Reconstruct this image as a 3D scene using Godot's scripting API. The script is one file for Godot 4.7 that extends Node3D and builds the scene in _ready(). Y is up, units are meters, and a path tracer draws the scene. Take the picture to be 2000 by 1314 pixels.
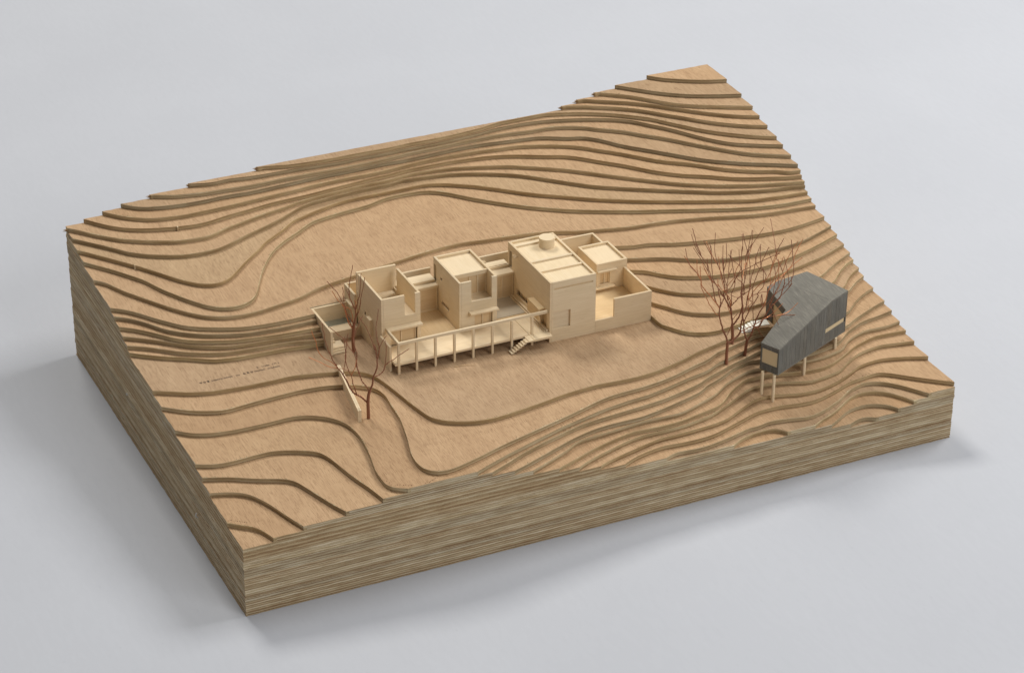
extends Node3D
# An architect's model on a studio table. All shapes are worked out in millimetres:
# x runs along the near edge of the model, y towards its far edge, z upwards.

const LEN := 508.0
const DEP := 355.2
const STEP := 3.0
const BASE0 := 48.8          # height of level 0
const G := 69.8              # the terrace the house stands on (level 7)
const F := 77.6              # house floors
const TOP := 114.3           # top of the house walls

var taken := {}
var M := {}
var rng := RandomNumberGenerator.new()

func P(x: float, y: float, z: float) -> Vector3:
	return Vector3(x, z, -y) * 0.001

func numbered(called: String, parent: Node) -> String:
	var key := str(parent.get_instance_id()) + called
	var k: int = taken.get(key, 0)
	taken[key] = k + 1
	return called if k == 0 else "%s_%03d" % [called, k]

func thing(called: String, label: String, category: String, at: Vector3, group := "") -> Node3D:
	var o := Node3D.new()
	o.name = numbered(called, self)
	add_child(o)
	o.position = at
	o.set_meta("label", label)
	o.set_meta("category", category)
	if group != "":
		o.set_meta("group", group)
	return o

func put(called: String, mesh: Mesh, mat: Material, parent: Node3D, label := "") -> MeshInstance3D:
	var o := MeshInstance3D.new()
	o.name = numbered(called, parent)
	o.mesh = mesh
	if mat:
		o.material_override = mat
	if parent != self:
		# vertices are worked out in the place's own axes: undo the thing's position
		var up = parent
		var off := Vector3.ZERO
		while up != self:
			off += up.position
			up = up.get_parent()
		o.position = -off
	parent.add_child(o, true)
	if label != "":
		o.set_meta("label", label)
	return o

# ------------------------------------------------------------------ mesh helpers
class MB:
	var st := SurfaceTool.new()
	var tint := Color.WHITE
	func _init() -> void:
		st.begin(Mesh.PRIMITIVE_TRIANGLES)
		st.set_smooth_group(-1)
	func v(p: Vector3, uv: Vector2) -> void:
		st.set_color(tint)
		st.set_uv(uv)
		st.add_vertex(Vector3(p.x, p.z, -p.y) * 0.001)
	# corners in mm; out = the way the face looks
	func tri(a: Vector3, b: Vector3, c: Vector3, out: Vector3, ua := Vector2.ZERO, ub := Vector2.ZERO, uc := Vector2.ZERO) -> void:
		if (b - a).cross(c - a).dot(out) > 0.0:
			v(a, ua); v(c, uc); v(b, ub)
		else:
			v(a, ua); v(b, ub); v(c, uc)
	func quad(a: Vector3, b: Vector3, c: Vector3, d: Vector3, out: Vector3, s := 0.0125) -> void:
		# texture runs along a-b
		var e := (b - a)
		var l := e.length()
		e = e / maxf(l, 1e-6)
		var f := (d - a) - e * (d - a).dot(e)
		f = f.normalized()
		var o := Vector2(fposmod(a.x * 0.0137 + a.z * 0.031, 1.0), fposmod(a.y * 0.0171 + a.z * 0.027, 1.0))
		var u := func(q: Vector3) -> Vector2: return o + Vector2((q - a).dot(e), (q - a).dot(f)) * s
		tri(a, b, c, out, u.call(a), u.call(b), u.call(c))
		tri(a, c, d, out, u.call(a), u.call(c), u.call(d))
	func done() -> ArrayMesh:
		st.generate_normals()
		return st.commit()

# no two pieces of wood are quite the same colour
func shade() -> Color:
	var v := 1.0 + rng.randf_range(-0.06, 0.03)
	var w := rng.randf_range(-0.02, 0.02)
	return Color(v * (1.0 + w), v, v * (1.0 - w * 1.5))

func box_into(m: MB, x0: float, x1: float, y0: float, y1: float, z0: float, z1: float, ch := 0.12) -> void:
	# a block with its upper edges eased; grain along its longer side
	var c := minf(ch, minf(x1 - x0, minf(y1 - y0, z1 - z0)) * 0.3)
	var zt := z1 - c
	var a := Vector3(x0, y0, z0); var b := Vector3(x1, y0, z0); var d := Vector3(x1, y1, z0); var e := Vector3(x0, y1, z0)
	var A := Vector3(x0, y0, zt); var B := Vector3(x1, y0, zt); var D := Vector3(x1, y1, zt); var E := Vector3(x0, y1, zt)
	var At := Vector3(x0 + c, y0 + c, z1); var Bt := Vector3(x1 - c, y0 + c, z1); var Dt := Vector3(x1 - c, y1 - c, z1); var Et := Vector3(x0 + c, y1 - c, z1)
	m.quad(a, b, B, A, Vector3(0, -1, 0))
	m.quad(e, d, D, E, Vector3(0, 1, 0))
	m.quad(a, e, E, A, Vector3(-1, 0, 0))
	m.quad(b, d, D, B, Vector3(1, 0, 0))
	if x1 - x0 >= y1 - y0:
		m.quad(At, Bt, Dt, Et, Vector3(0, 0, 1))
		m.quad(a, b, d, e, Vector3(0, 0, -1))
	else:
		m.quad(At, Et, Dt, Bt, Vector3(0, 0, 1))
		m.quad(a, e, d, b, Vector3(0, 0, -1))
	m.quad(A, B, Bt, At, Vector3(0, -1, 1))
	m.quad(E, D, Dt, Et, Vector3(0, 1, 1))
	m.quad(A, E, Et, At, Vector3(-1, 0, 1))
	m.quad(B, D, Dt, Bt, Vector3(1, 0, 1))

func block(called: String, parent: Node3D, mat: Material, x0: float, x1: float, y0: float, y1: float, z0: float, z1: float, ch := 0.12) -> MeshInstance3D:
	var m := MB.new()
	m.tint = shade()
	box_into(m, x0, x1, y0, y1, z0, z1, ch)
	return put(called, m.done(), mat, parent)

# a sheet of wood standing up, with openings and notches [from, to, low, high] cut through it.
# along "x": a = x, t = y;  along "y": a = y, t = x
func wall(parent: Node3D, along: String, a0: float, a1: float, t0: float, t1: float, z0: float, z1: float, holes := [], called := "wall", mat: Material = null) -> MeshInstance3D:
	var m := MB.new()
	m.tint = shade()
	var aa := [a0, a1]
	var zz := [z0, z1]
	for hl in holes:
		for q in [hl[0], hl[1]]:
			if q > a0 and q < a1 and not aa.has(q):
				aa.append(q)
		for q in [hl[2], hl[3]]:
			if q > z0 and q < z1 and not zz.has(q):
				zz.append(q)
	aa.sort()
	zz.sort()
	var solid := func(i: int, j: int) -> bool:
		if i < 0 or j < 0 or i >= aa.size() - 1 or j >= zz.size() - 1:
			return false
		var ca: float = (aa[i] + aa[i + 1]) * 0.5
		var cz: float = (zz[j] + zz[j + 1]) * 0.5
		for hl in holes:
			if ca > hl[0] and ca < hl[1] and cz > hl[2] and cz < hl[3]:
				return false
		return true
	var pt := func(a: float, t: float, z: float) -> Vector3:
		return Vector3(a, t, z) if along == "x" else Vector3(t, a, z)
	var nt := Vector3(0, 1, 0) if along == "x" else Vector3(1, 0, 0)
	var na := Vector3(1, 0, 0) if along == "x" else Vector3(0, 1, 0)
	var c := 0.12
	for i in aa.size() - 1:
		for j in zz.size() - 1:
			if not solid.call(i, j):
				continue
			var l: float = aa[i]; var r: float = aa[i + 1]; var d: float = zz[j]; var u: float = zz[j + 1]
			var open_top: bool = not solid.call(i, j + 1)
			var ue := u - c if open_top else u
			m.quad(pt.call(l, t0, d), pt.call(r, t0, d), pt.call(r, t0, ue), pt.call(l, t0, ue), -nt)
			m.quad(pt.call(l, t1, d), pt.call(r, t1, d), pt.call(r, t1, ue), pt.call(l, t1, ue), nt)
			if open_top:
				# two sheets glued face to face: a fine groove shows along the top
				var tm := (t0 + t1) * 0.5
				m.quad(pt.call(l, t0, ue), pt.call(r, t0, ue), pt.call(r, t0 + c, u), pt.call(l, t0 + c, u), -nt + Vector3(0, 0, 1))
				m.quad(pt.call(l, t1, ue), pt.call(r, t1, ue), pt.call(r, t1 - c, u), pt.call(l, t1 - c, u), nt + Vector3(0, 0, 1))
				m.quad(pt.call(l, t0 + c, u), pt.call(r, t0 + c, u), pt.call(r, tm - 0.1, u), pt.call(l, tm - 0.1, u), Vector3(0, 0, 1))
				m.quad(pt.call(l, t1 - c, u), pt.call(r, t1 - c, u), pt.call(r, tm + 0.1, u), pt.call(l, tm + 0.1, u), Vector3(0, 0, 1))
				m.quad(pt.call(l, tm - 0.1, u), pt.call(r, tm - 0.1, u), pt.call(r, tm, u - 0.25), pt.call(l, tm, u - 0.25), nt + Vector3(0, 0, 1))
				m.quad(pt.call(l, tm + 0.1, u), pt.call(r, tm + 0.1, u), pt.call(r, tm, u - 0.25), pt.call(l, tm, u - 0.25), -nt + Vector3(0, 0, 1))
			if not solid.call(i, j - 1):
				m.quad(pt.call(l, t0, d), pt.call(r, t0, d), pt.call(r, t1, d), pt.call(l, t1, d), Vector3(0, 0, -1))
			if not solid.call(i - 1, j):
				m.quad(pt.call(l, t0, d), pt.call(l, t1, d), pt.call(l, t1, u), pt.call(l, t0, u), -na)
			if not solid.call(i + 1, j):
				m.quad(pt.call(r, t0, d), pt.call(r, t1, d), pt.call(r, t1, u), pt.call(r, t0, u), na)
	return put(called, m.done(), mat if mat else M.bass, parent)

func prism_into(m: MB, plan: Array, z0: Array, z1: Array) -> void:
	# plan: Vector2 corners; z0, z1: lower and upper heights at each corner
	var pk := PackedVector2Array(plan)
	var cen := Vector2.ZERO
	for q in plan:
		cen += q / plan.size()
	var tr := Geometry2D.triangulate_polygon(pk)
	for i in range(0, tr.size(), 3):
		for s in [0, 1]:
			var zs: Array = z1 if s == 1 else z0
			var a := Vector3(pk[tr[i]].x, pk[tr[i]].y, zs[tr[i]])
			var b := Vector3(pk[tr[i + 1]].x, pk[tr[i + 1]].y, zs[tr[i + 1]])
			var c := Vector3(pk[tr[i + 2]].x, pk[tr[i + 2]].y, zs[tr[i + 2]])
			m.tri(a, b, c, Vector3(0, 0, 1 if s == 1 else -1), Vector2(a.x, a.y) * 0.0125, Vector2(b.x, b.y) * 0.0125, Vector2(c.x, c.y) * 0.0125)
	var area := 0.0
	for i in plan.size():
		area += plan[i].cross(plan[(i + 1) % plan.size()])
	for i in plan.size():
		var j := (i + 1) % plan.size()
		var e: Vector2 = plan[j] - plan[i]
		var out := Vector3(e.y, -e.x, 0) * (1.0 if area > 0 else -1.0)
		m.quad(Vector3(plan[i].x, plan[i].y, z0[i]), Vector3(plan[j].x, plan[j].y, z0[j]), Vector3(plan[j].x, plan[j].y, z1[j]), Vector3(plan[i].x, plan[i].y, z1[i]), out)

func cyl_into(m: MB, x: float, y: float, z0: float, z1: float, r: float, n := 24) -> void:
	for i in n:
		var a := TAU * i / n
		var b := TAU * (i + 1) / n
		var p := Vector3(cos(a) * r, sin(a) * r, 0)
		var q := Vector3(cos(b) * r, sin(b) * r, 0)
		var o := Vector3(x, y, 0)
		var zb := Vector3(0, 0, z0); var zt := Vector3(0, 0, z1)
		m.quad(o + p + zb, o + q + zb, o + q + zt, o + p + zt, p + q)
		m.tri(o + p + zt, o + q + zt, o + zt, Vector3(0, 0, 1), Vector2(p.x, p.y) * 0.02, Vector2(q.x, q.y) * 0.02, Vector2.ZERO)

func spline(c: PackedVector3Array, step: float) -> PackedVector3Array:
	var cv := Curve3D.new()
	cv.bake_interval = step
	for i in c.size():
		var a := c[maxi(i - 1, 0)]
		var b := c[mini(i + 1, c.size() - 1)]
		var t := (b - a).normalized()
		var li := (c[i] - c[maxi(i - 1, 0)]).length() * 0.33
		var lo := (c[mini(i + 1, c.size() - 1)] - c[i]).length() * 0.33
		cv.add_point(c[i], -t * li, t * lo)
	return cv.get_baked_points()

# strands twisted round a path; one strand = a plain wire
func wire_into(m: MB, path: PackedVector3Array, r0: float, r1: float, strands: int, lay: float, phase := 0.0) -> void:
	var n := path.size()
	if n < 2:
		return
	var dist := 0.0
	var ref := Vector3(0.3, -0.9, 0.1).normalized()
	var sides := 6
	var rings := []
	for s in strands:
		rings.append([])
	for i in n:
		var t := (path[mini(i + 1, n - 1)] - path[maxi(i - 1, 0)]).normalized()
		var u := (ref - t * ref.dot(t)).normalized()
		ref = u
		var w := t.cross(u)
		if i > 0:
			dist += (path[i] - path[i - 1]).length()
		var f := float(i) / (n - 1)
		var r := lerpf(r0, r1, f)
		for s in strands:
			var a := phase + TAU * s / strands + dist / lay * TAU
			var off := Vector3.ZERO
			var rs := r
			if strands > 1:
				rs = r * (0.58 if strands == 2 else 0.5)
				off = (u * cos(a) + w * sin(a)) * (r - rs) * 1.05
			var ring := []
			for k in sides:
				var b := TAU * k / sides
				ring.append([path[i] + off, (u * cos(b) + w * sin(b)) * rs])
			rings[s].append(ring)
	for s in strands:
		for i in n - 1:
			for k in sides:
				var A: Array = rings[s][i][k]; var B: Array = rings[s][i][(k + 1) % sides]
				var C: Array = rings[s][i + 1][(k + 1) % sides]; var D: Array = rings[s][i + 1][k]
				var out: Vector3 = A[1] + B[1]
				m.tri(A[0] + A[1], B[0] + B[1], C[0] + C[1], out)
				m.tri(A[0] + A[1], C[0] + C[1], D[0] + D[1], out)
		for e in [0, n - 1]:
			var R: Array = rings[s][e]
			var dir := (path[e] - path[1 if e == 0 else n - 2])
			for k in range(1, sides - 1):
				m.tri(R[0][0] + R[0][1], R[k][0] + R[k][1], R[k + 1][0] + R[k + 1][1], dir)

# ------------------------------------------------------------------ textures
func noise_bytes(w: int, h: int, fw: int, fh: int, freq: float, seed_: int, oct := 3) -> PackedByteArray:
	var nz := FastNoiseLite.new()
	nz.seed = seed_
	nz.noise_type = FastNoiseLite.TYPE_SIMPLEX_SMOOTH
	nz.frequency = freq
	nz.fractal_octaves = oct
	var im := nz.get_seamless_image(fw, fh)
	im.resize(w, h, Image.INTERPOLATE_CUBIC)
	im.convert(Image.FORMAT_L8)
	return im.get_data()

func tex(bytes: PackedByteArray, w: int, h: int, fmt := Image.FORMAT_RGB8) -> ImageTexture:
	var im := Image.create_from_data(w, h, false, fmt, bytes)
	return ImageTexture.create_from_image(im)

# rotary-cut veneer: grain along the texture's height
func veneer(w: int, h: int, lo: Color, mid: Color, hi: Color, pore: Color, pores: float, streak: float, blotch: float, seed_: int, stretch := 28) -> Array:
	var a := noise_bytes(w, h, w, h / stretch, 0.19, seed_, 2)
	var b := noise_bytes(w, h, w, h / (stretch * 2), 0.035, seed_ + 1, 3)
	var c := noise_bytes(w, h, w / 8, h / 8, 0.03, seed_ + 2, 4)
	var d := noise_bytes(w, h, w, h / int(stretch * 0.8), 0.36, seed_ + 3, 1)
	var o := PackedByteArray()
	o.resize(w * h * 3)
	var hm := PackedByteArray()
	hm.resize(w * h)
	for i in w * h:
		var t := (a[i] - 128) * streak + (b[i] - 128) * streak * 0.4 + (c[i] - 128) * blotch
		t = clampf(t / 128.0, -1.0, 1.0)
		var col := mid.lerp(hi, t) if t > 0.0 else mid.lerp(lo, -t)
		var q := clampf((d[i] - (232.0 - pores)) / 30.0, 0.0, 1.0)
		col = col.lerp(pore, q)
		o[i * 3] = int(col.r * 255.0)
		o[i * 3 + 1] = int(col.g * 255.0)
		o[i * 3 + 2] = int(col.b * 255.0)
		hm[i] = int(clampf(150.0 + t * 40.0 - q * 110.0, 0.0, 255.0))
	return [tex(o, w, h), tex(hm, w, h, Image.FORMAT_L8)]

# sawn plywood edge: rows are veneers, long-grain ones streaked, end-grain ones speckled
func ply_edge(w: int, h: int, pale: Color, mid: Color, dark: Color, contrast: float, seed_: int) -> Array:
	var a := noise_bytes(w, h, w / 16, h, 0.2, 41, 3)
	var b := noise_bytes(w, h, w, h, 0.3, 42, 2)
	var c := noise_bytes(w, h, w / 12, h / 6, 0.06, 43, 3)
	var e := noise_bytes(w, h, w / 6, h, 0.3, 45, 2)
	var o := PackedByteArray()
	o.resize(w * h * 3)
	var hm := PackedByteArray()
	hm.resize(w * h)
	var r := RandomNumberGenerator.new()
	r.seed = seed_
	var tone := 0.0
	var endg := false
	var left := 0
	var edge := 0
	for y in h:
		if left <= 0:
			left = r.randi_range(11, 18)
			endg = not endg
			tone = (r.randf_range(0.1, 0.9) if not endg else r.randf_range(-0.8, 0.0)) * contrast
			edge = 1 + r.randi_range(0, 1)
		left -= 1
		edge -= 1
		var line := 0.45 * contrast if edge >= 0 else 0.0
		for x in w:
			var i := y * w + x
			var t := tone + (c[i] - 128) / 320.0 - line
			var g := 0.0
			if endg:
				t += (b[i] - 128) / 160.0
				g = (b[i] - 128) * 0.7
				if e[i] > 186:
					t -= 0.55
			else:
				t += (a[i] - 128) / 210.0
				g = (a[i] - 128) * 0.5
			t = clampf(t, -1.0, 1.0)
			var col := mid.lerp(pale, t) if t > 0.0 else mid.lerp(dark, -t)
			o[i * 3] = int(col.r * 255.0)
			o[i * 3 + 1] = int(col.g * 255.0)
			o[i * 3 + 2] = int(col.b * 255.0)
			hm[i] = int(clampf(140.0 + g + tone * 30.0 - line * 120.0, 0.0, 255.0))
	return [tex(o, w, h), tex(hm, w, h, Image.FORMAT_L8)]

func mat(called: String, tx: Array, rough: float, relief := 0.0, color := Color.WHITE) -> StandardMaterial3D:
	var m := StandardMaterial3D.new()
	m.resource_name = called
	m.albedo_color = color
	if tx.size() > 0:
		m.albedo_texture = tx[0]
		if relief > 0.0 and tx.size() > 1:
			m.heightmap_enabled = true
			m.heightmap_texture = tx[1]
			m.heightmap_scale = relief
	m.vertex_color_use_as_albedo = true
	m.roughness = rough
	m.metallic_specular = 0.3
	return m

func s8(r: int, g: int, b: int) -> Color:
	return Color8(r, g, b)

func make_materials() -> void:
	var ven := veneer(1536, 1024, s8(158, 126, 95), s8(186, 154, 119), s8(208, 177, 141), s8(122, 91, 62), 42.0, 0.5, 0.24, 11)
	M.top = mat("plywood_face", ven, 0.62, 0.004)
	var edge := ply_edge(1024, 512, s8(224, 211, 184), s8(190, 169, 135), s8(136, 108, 77), 0.75, 77)
	M.edge = mat("plywood_edge", edge, 0.8, 0.012)
	M.riser = mat("plywood_cut", ply_edge(768, 384, s8(214, 198, 166), s8(188, 167, 130), s8(136, 110, 78), 0.4, 78), 0.8, 0.008)
	var bs := veneer(512, 512, s8(216, 194, 158), s8(229, 208, 174), s8(238, 221, 192), s8(202, 174, 136), 8.0, 0.5, 0.22, 23)
	# the basswood's grain runs along the texture's width
	var im: Image = (bs[0] as ImageTexture).get_image()
	im.rotate_90(CLOCKWISE)
	M.bass = mat("basswood", [ImageTexture.create_from_image(im)], 0.6)
	M.bass_dark = mat("tinted_wood", [ImageTexture.create_from_image(im)], 0.55, 0.0, s8(246, 238, 226))
	M.bass_raw = mat("courtyard_board", [ImageTexture.create_from_image(im)], 0.75, 0.0, s8(240, 230, 214))
	M.bass_court = mat("court_board", [ImageTexture.create_from_image(im)], 0.8, 0.0, s8(240, 229, 212))
	M.paper = mat("grey_card", [], 0.9, 0.0, s8(188, 176, 156))
	M.water = mat("pool_sheet", [], 0.35, 0.0, s8(182, 184, 168))
	var gs := veneer(1024, 1024, s8(94, 92, 86), s8(120, 117, 109), s8(160, 155, 143), s8(80, 78, 72), 16.0, 0.55, 0.2, 31)
	M.grey = mat("grey_stained_wood", gs, 0.7, 0.006)
	M.cream = mat("cream_panel", [], 0.6, 0.0, s8(222, 200, 160))
	M.dowel = mat("dowel", [ImageTexture.create_from_image(im)], 0.6)
	M.copper = mat("copper_wire", [], 0.42, 0.0, s8(152, 104, 80))
	M.copper.metallic = 0.35
	M.bright = mat("bright_copper_wire", [], 0.35, 0.0, s8(200, 132, 92))
	M.bright.metallic = 0.5
	M.speck = mat("dark_knot", [], 0.8, 0.0, s8(104, 76, 52))
	M.ink = mat("black_ink", [], 0.8, 0.0, s8(40, 38, 38))
	M.steel = mat("white_metal", [], 0.3, 0.0, s8(214, 212, 208))
	M.card = mat("white_paper", [], 0.7, 0.0, s8(244, 240, 228))
	var pap := veneer(512, 512, s8(187, 190, 197), s8(189, 192, 199), s8(191, 194, 201), s8(182, 185, 192), 0.0, 0.5, 0.8, 61, 4)
	M.table = mat("studio_table_paper", pap, 0.85)
	M.table.uv1_scale = Vector3(16, 16, 1)

# ------------------------------------------------------------------ the terraced base
func contours() -> Dictionary:
	var c := {}
	c["29"] = [455.8, 355.2, 463, 348.1, 466.9, 344.8, 472, 341.3, 481.7, 335.3, 488.1, 331.9, 494.7, 329, 499.6, 327.2, 508, 324.7]
	c["28"] = [428.8, 355.2, 429.5, 354, 430.2, 353.7, 445.8, 337.9, 450.1, 333.6, 457.8, 327, 465.9, 321, 472.8, 316.8, 481.8, 312.3, 493, 307.6, 508, 302]
	c["27"] = [411, 355.2, 412.1, 354, 414.8, 353.9, 416.5, 353, 431.7, 341.2, 435.4, 337.7, 439.6, 333.3, 453.6, 317.3, 457.3, 313.8, 461.2, 310.7, 468.8, 305.6, 477.5, 300.4, 508, 284.8]
	c["26"] = [396.3, 355.2, 397.6, 354, 401.5, 353.9, 403.3, 353.1, 410.9, 348, 426.5, 338.6, 431.6, 335.2, 438.7, 329.6, 446.4, 322.9, 464.4, 305.1, 474.1, 296.2, 480.3, 291, 486.7, 286, 492.5, 282, 497.8, 278.9, 508, 273.6]
	c["25"] = [383.8, 355.2, 384.8, 354, 387.7, 353.9, 389.6, 353.3, 396.2, 350.7, 402.6, 347.6, 416.6, 339.5, 422.5, 335.6, 428.2, 331.5, 433, 327.7, 438.1, 322.8, 441.6, 319.1, 448.9, 310.8, 457.4, 302.1, 466.2, 292.4, 471.9, 286.6, 476.3, 282.5, 484.2, 276.1, 493.2, 269.7, 499.3, 266.1, 508, 261.8]
	c["24"] = [141.5, 355.2, 143, 354, 147, 354, 147.9, 353.8, 161.4, 350, 168.3, 348.6, 174.3, 347.9, 181.3, 347.3, 197.3, 346.7, 223.4, 346.7, 239.4, 346.3, 244.4, 346.5, 257.4, 347.4, 274.4, 347.1, 285.5, 347.4, 311.4, 349.6, 331.1, 353.6, 334.1, 354, 368.9, 354, 376.6, 352, 383.3, 349.9, 389, 347.9, 394.5, 345.6, 400, 343, 406.2, 339.6, 411.3, 336.6, 416.3, 333.3, 421.2, 329.6, 435, 318.1, 438.6, 314.6, 441.1, 311.5, 449.4, 300.1, 459.7, 286.6, 466.2, 278.9, 471.1, 273.9, 479.4, 266.6, 489.7, 258.7, 498.1, 253.2, 508, 247.7]
	c["23"] = [90.3, 355.2, 92.3, 354.1, 98.9, 351.9, 102.7, 350.9, 106.7, 350.2, 109.7, 350.1, 115.6, 350.7, 118.6, 350.8, 121.6, 350.5, 132.5, 348.8, 142.5, 347.9, 148.5, 347.6, 160.5, 347.5, 168.5, 347.3, 177.5, 346.7, 192.5, 345.6, 201.5, 345.1, 208.5, 345.2, 218.5, 346, 239.5, 345.6, 251.6, 346.3, 266.6, 346.1, 283.6, 346.6, 313.6, 349, 326.5, 351, 345.5, 351.5, 351.5, 351.4, 358.5, 350.6, 368.4, 349.1, 375.2, 347.5, 381, 345.7, 391.4, 342.1, 398, 339.6, 402.6, 337.6, 408.9, 334.5, 414.1, 331.6, 419.2, 328.4, 423.2, 325.4, 426.2, 322.7, 429, 319.8, 435.1, 311.9, 442.8, 302.6, 448.6, 294.5, 456.5, 281.7, 460.9, 275, 466.3, 267.8, 472.2, 261, 476.7, 256.9, 482.5, 253, 494.6, 245.9, 508, 238.8]
	c["22"] = [61.6, 355.2, 62.6, 354, 63.5, 354, 64.4, 353.7, 70.6, 350.4, 75.2, 348.4, 79.9, 346.9, 89.7, 344.8, 95.6, 343.6, 100.6, 343, 113.6, 342.3, 128.6, 341, 137.6, 341, 160.6, 342, 191.7, 341.1, 222.7, 341.7, 238.7, 342.5, 252.6, 344.4, 258.6, 344.9, 275.6, 345.2, 303.7, 346.5, 313.7, 346.7, 325.7, 346.6, 333.7, 346.2, 339.7, 345.5, 350.5, 343.6, 354.5, 343.3, 365.5, 343.1, 369.5, 342.5, 373.4, 341.6, 378.1, 340, 381.9, 338.5, 386.3, 336.3, 391.5, 333.3, 394.8, 331, 400, 326.3, 410.5, 318.7, 414.4, 315.6, 418.1, 312.2, 425.5, 304, 439.6, 289.7, 452.3, 274.3, 469.6, 254.8, 477.9, 246.1, 482.4, 242.2, 487.4, 238.7, 495.9, 233.5, 508, 226.5]
	c["21"] = [40.5, 355.2, 41.1, 354.4, 45.8, 349.6, 48.8, 347, 52.2, 344.8, 55.8, 343.1, 62.5, 341, 69.3, 339.5, 76.3, 338.4, 84.3, 337.6, 96.3, 337.3, 112.3, 338, 126.4, 337.2, 133.4, 337.2, 143.4, 337.6, 158.4, 338.7, 187.5, 340.4, 218.6, 340.9, 235.6, 341.5, 246.7, 341, 251.7, 341, 266.7, 341.6, 286.7, 342.8, 298.8, 343.1, 308.8, 342.8, 318.8, 342, 332.7, 340.1, 348.7, 338.1, 352.6, 337.5, 355.5, 336.7, 359.3, 335.4, 363, 333.8, 375.4, 327.2, 385.7, 323.4, 389.1, 321.3, 392.7, 317.9, 396.6, 313.4, 399.6, 309.3, 405.2, 301, 410.9, 294, 423.3, 280.9, 443, 259.4, 447.2, 255.1, 450.9, 251.7, 457.2, 246.7, 470.4, 237.6, 475.4, 234.3, 480.6, 231.3, 493, 224.6, 508, 216.3]
	c["20"] = [26.7, 355.2, 27.5, 354, 33.2, 347.2, 38.1, 342.2, 44.3, 337.1, 47.6, 334.9, 51, 332.8, 55.6, 330.7, 60.3, 329.3, 70.2, 327.6, 77.2, 326.8, 83.2, 326.7, 93.2, 327, 118.2, 328.5, 141.1, 330.9, 162.1, 332.5, 175, 334.3, 180, 334.7, 202, 335.7, 218.1, 335.2, 225.1, 335.4, 237.1, 336.3, 257, 338.4, 266, 339, 276, 339.4, 288, 339.4, 309.1, 338.4, 313, 337.9, 321.9, 336.5, 333.9, 335.4, 337.8, 334.7, 341.7, 333.6, 351.1, 330.3, 359.5, 326.8, 364.9, 324.3, 372.8, 319.9, 379.3, 315.2, 383.8, 311.2, 389.3, 305.4, 396.6, 298.5, 401.5, 293.5, 406.2, 288.3, 416.6, 276.1, 421.4, 271, 428.2, 265.1, 437.1, 258.6, 441, 255.5, 446.2, 250.7, 454.6, 242.1, 458.4, 238.9, 463.2, 235.2, 469.8, 230.7, 476.7, 226.6, 481.1, 224.3, 489.4, 220.8, 492, 219.4, 498.4, 214.7, 500.2, 213.9, 502.1, 213.4, 508, 212.5]
	c["19"] = [13, 355.2, 13.5, 354, 14.1, 353.6, 19.5, 346.3, 23.8, 340.9, 27.2, 337.1, 32.3, 332.4, 35.5, 330, 38.9, 327.8, 43.3, 325.4, 47, 323.7, 51.6, 321.9, 57.3, 320, 62.2, 318.7, 67, 317.5, 75.9, 315.9, 79.9, 315.4, 85.9, 315.3, 91.9, 316, 107.5, 319.5, 121.4, 321.8, 134.2, 324.2, 143.1, 325.5, 149.1, 326.1, 172.1, 327.6, 188, 329.7, 213.9, 332.6, 220.9, 333.2, 234.9, 334.1, 247.9, 335.8, 252.8, 336.2, 257.9, 336.4, 279.9, 336.3, 287.9, 336, 307.9, 333.8, 315.8, 332.4, 321.6, 330.9, 328.2, 328.6, 336.5, 325, 353.5, 316.4, 362.7, 312.3, 366.1, 310.3, 369.4, 308, 374.7, 303.4, 382.9, 294.6, 396.4, 281.2, 401.1, 276, 412, 262.9, 415.5, 259.3, 419.2, 255.9, 424.5, 251.4, 431.8, 246, 444.8, 238.4, 454.6, 231.5, 458.8, 228.7, 464, 225.7, 468.5, 223.4, 474.9, 220.7, 486.2, 216.6, 496.5, 212.6, 500.3, 211.4, 508, 209.8]
	c["18"] = [0, 352, 5.3, 346.5, 13, 337.2, 23.3, 326.3, 27.7, 322.2, 31.7, 319.2, 39.3, 314.3, 45.3, 310.8, 51.5, 307.6, 57, 305.1, 61.7, 303.3, 65.5, 302.2, 69.5, 301.4, 75.4, 300.8, 80.4, 300.5, 83.4, 300.5, 86.4, 300.9, 88.3, 301.3, 92.1, 302.7, 98.4, 305.7, 102.1, 307.2, 113.6, 310.8, 125.8, 315.1, 131.6, 316.7, 150.1, 321.3, 163.6, 325.3, 170.4, 326.7, 185.3, 328.6, 209.2, 331.3, 217.2, 331.7, 230.2, 331.9, 235.2, 332.2, 248, 334.4, 253, 334.9, 259, 334.7, 277.9, 332.7, 283.9, 331.7, 290.7, 330, 302.1, 326.3, 318.9, 319.9, 324.4, 317.5, 333.1, 312.5, 354.1, 298.9, 357.4, 296.6, 361.3, 293.5, 395.3, 263.8, 416.9, 246, 421.7, 242.3, 425.8, 239.5, 437.8, 232.2, 444.8, 228.3, 452, 224.8, 461.2, 220.8, 469.6, 217.5, 480.1, 214, 508, 205.9]
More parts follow.
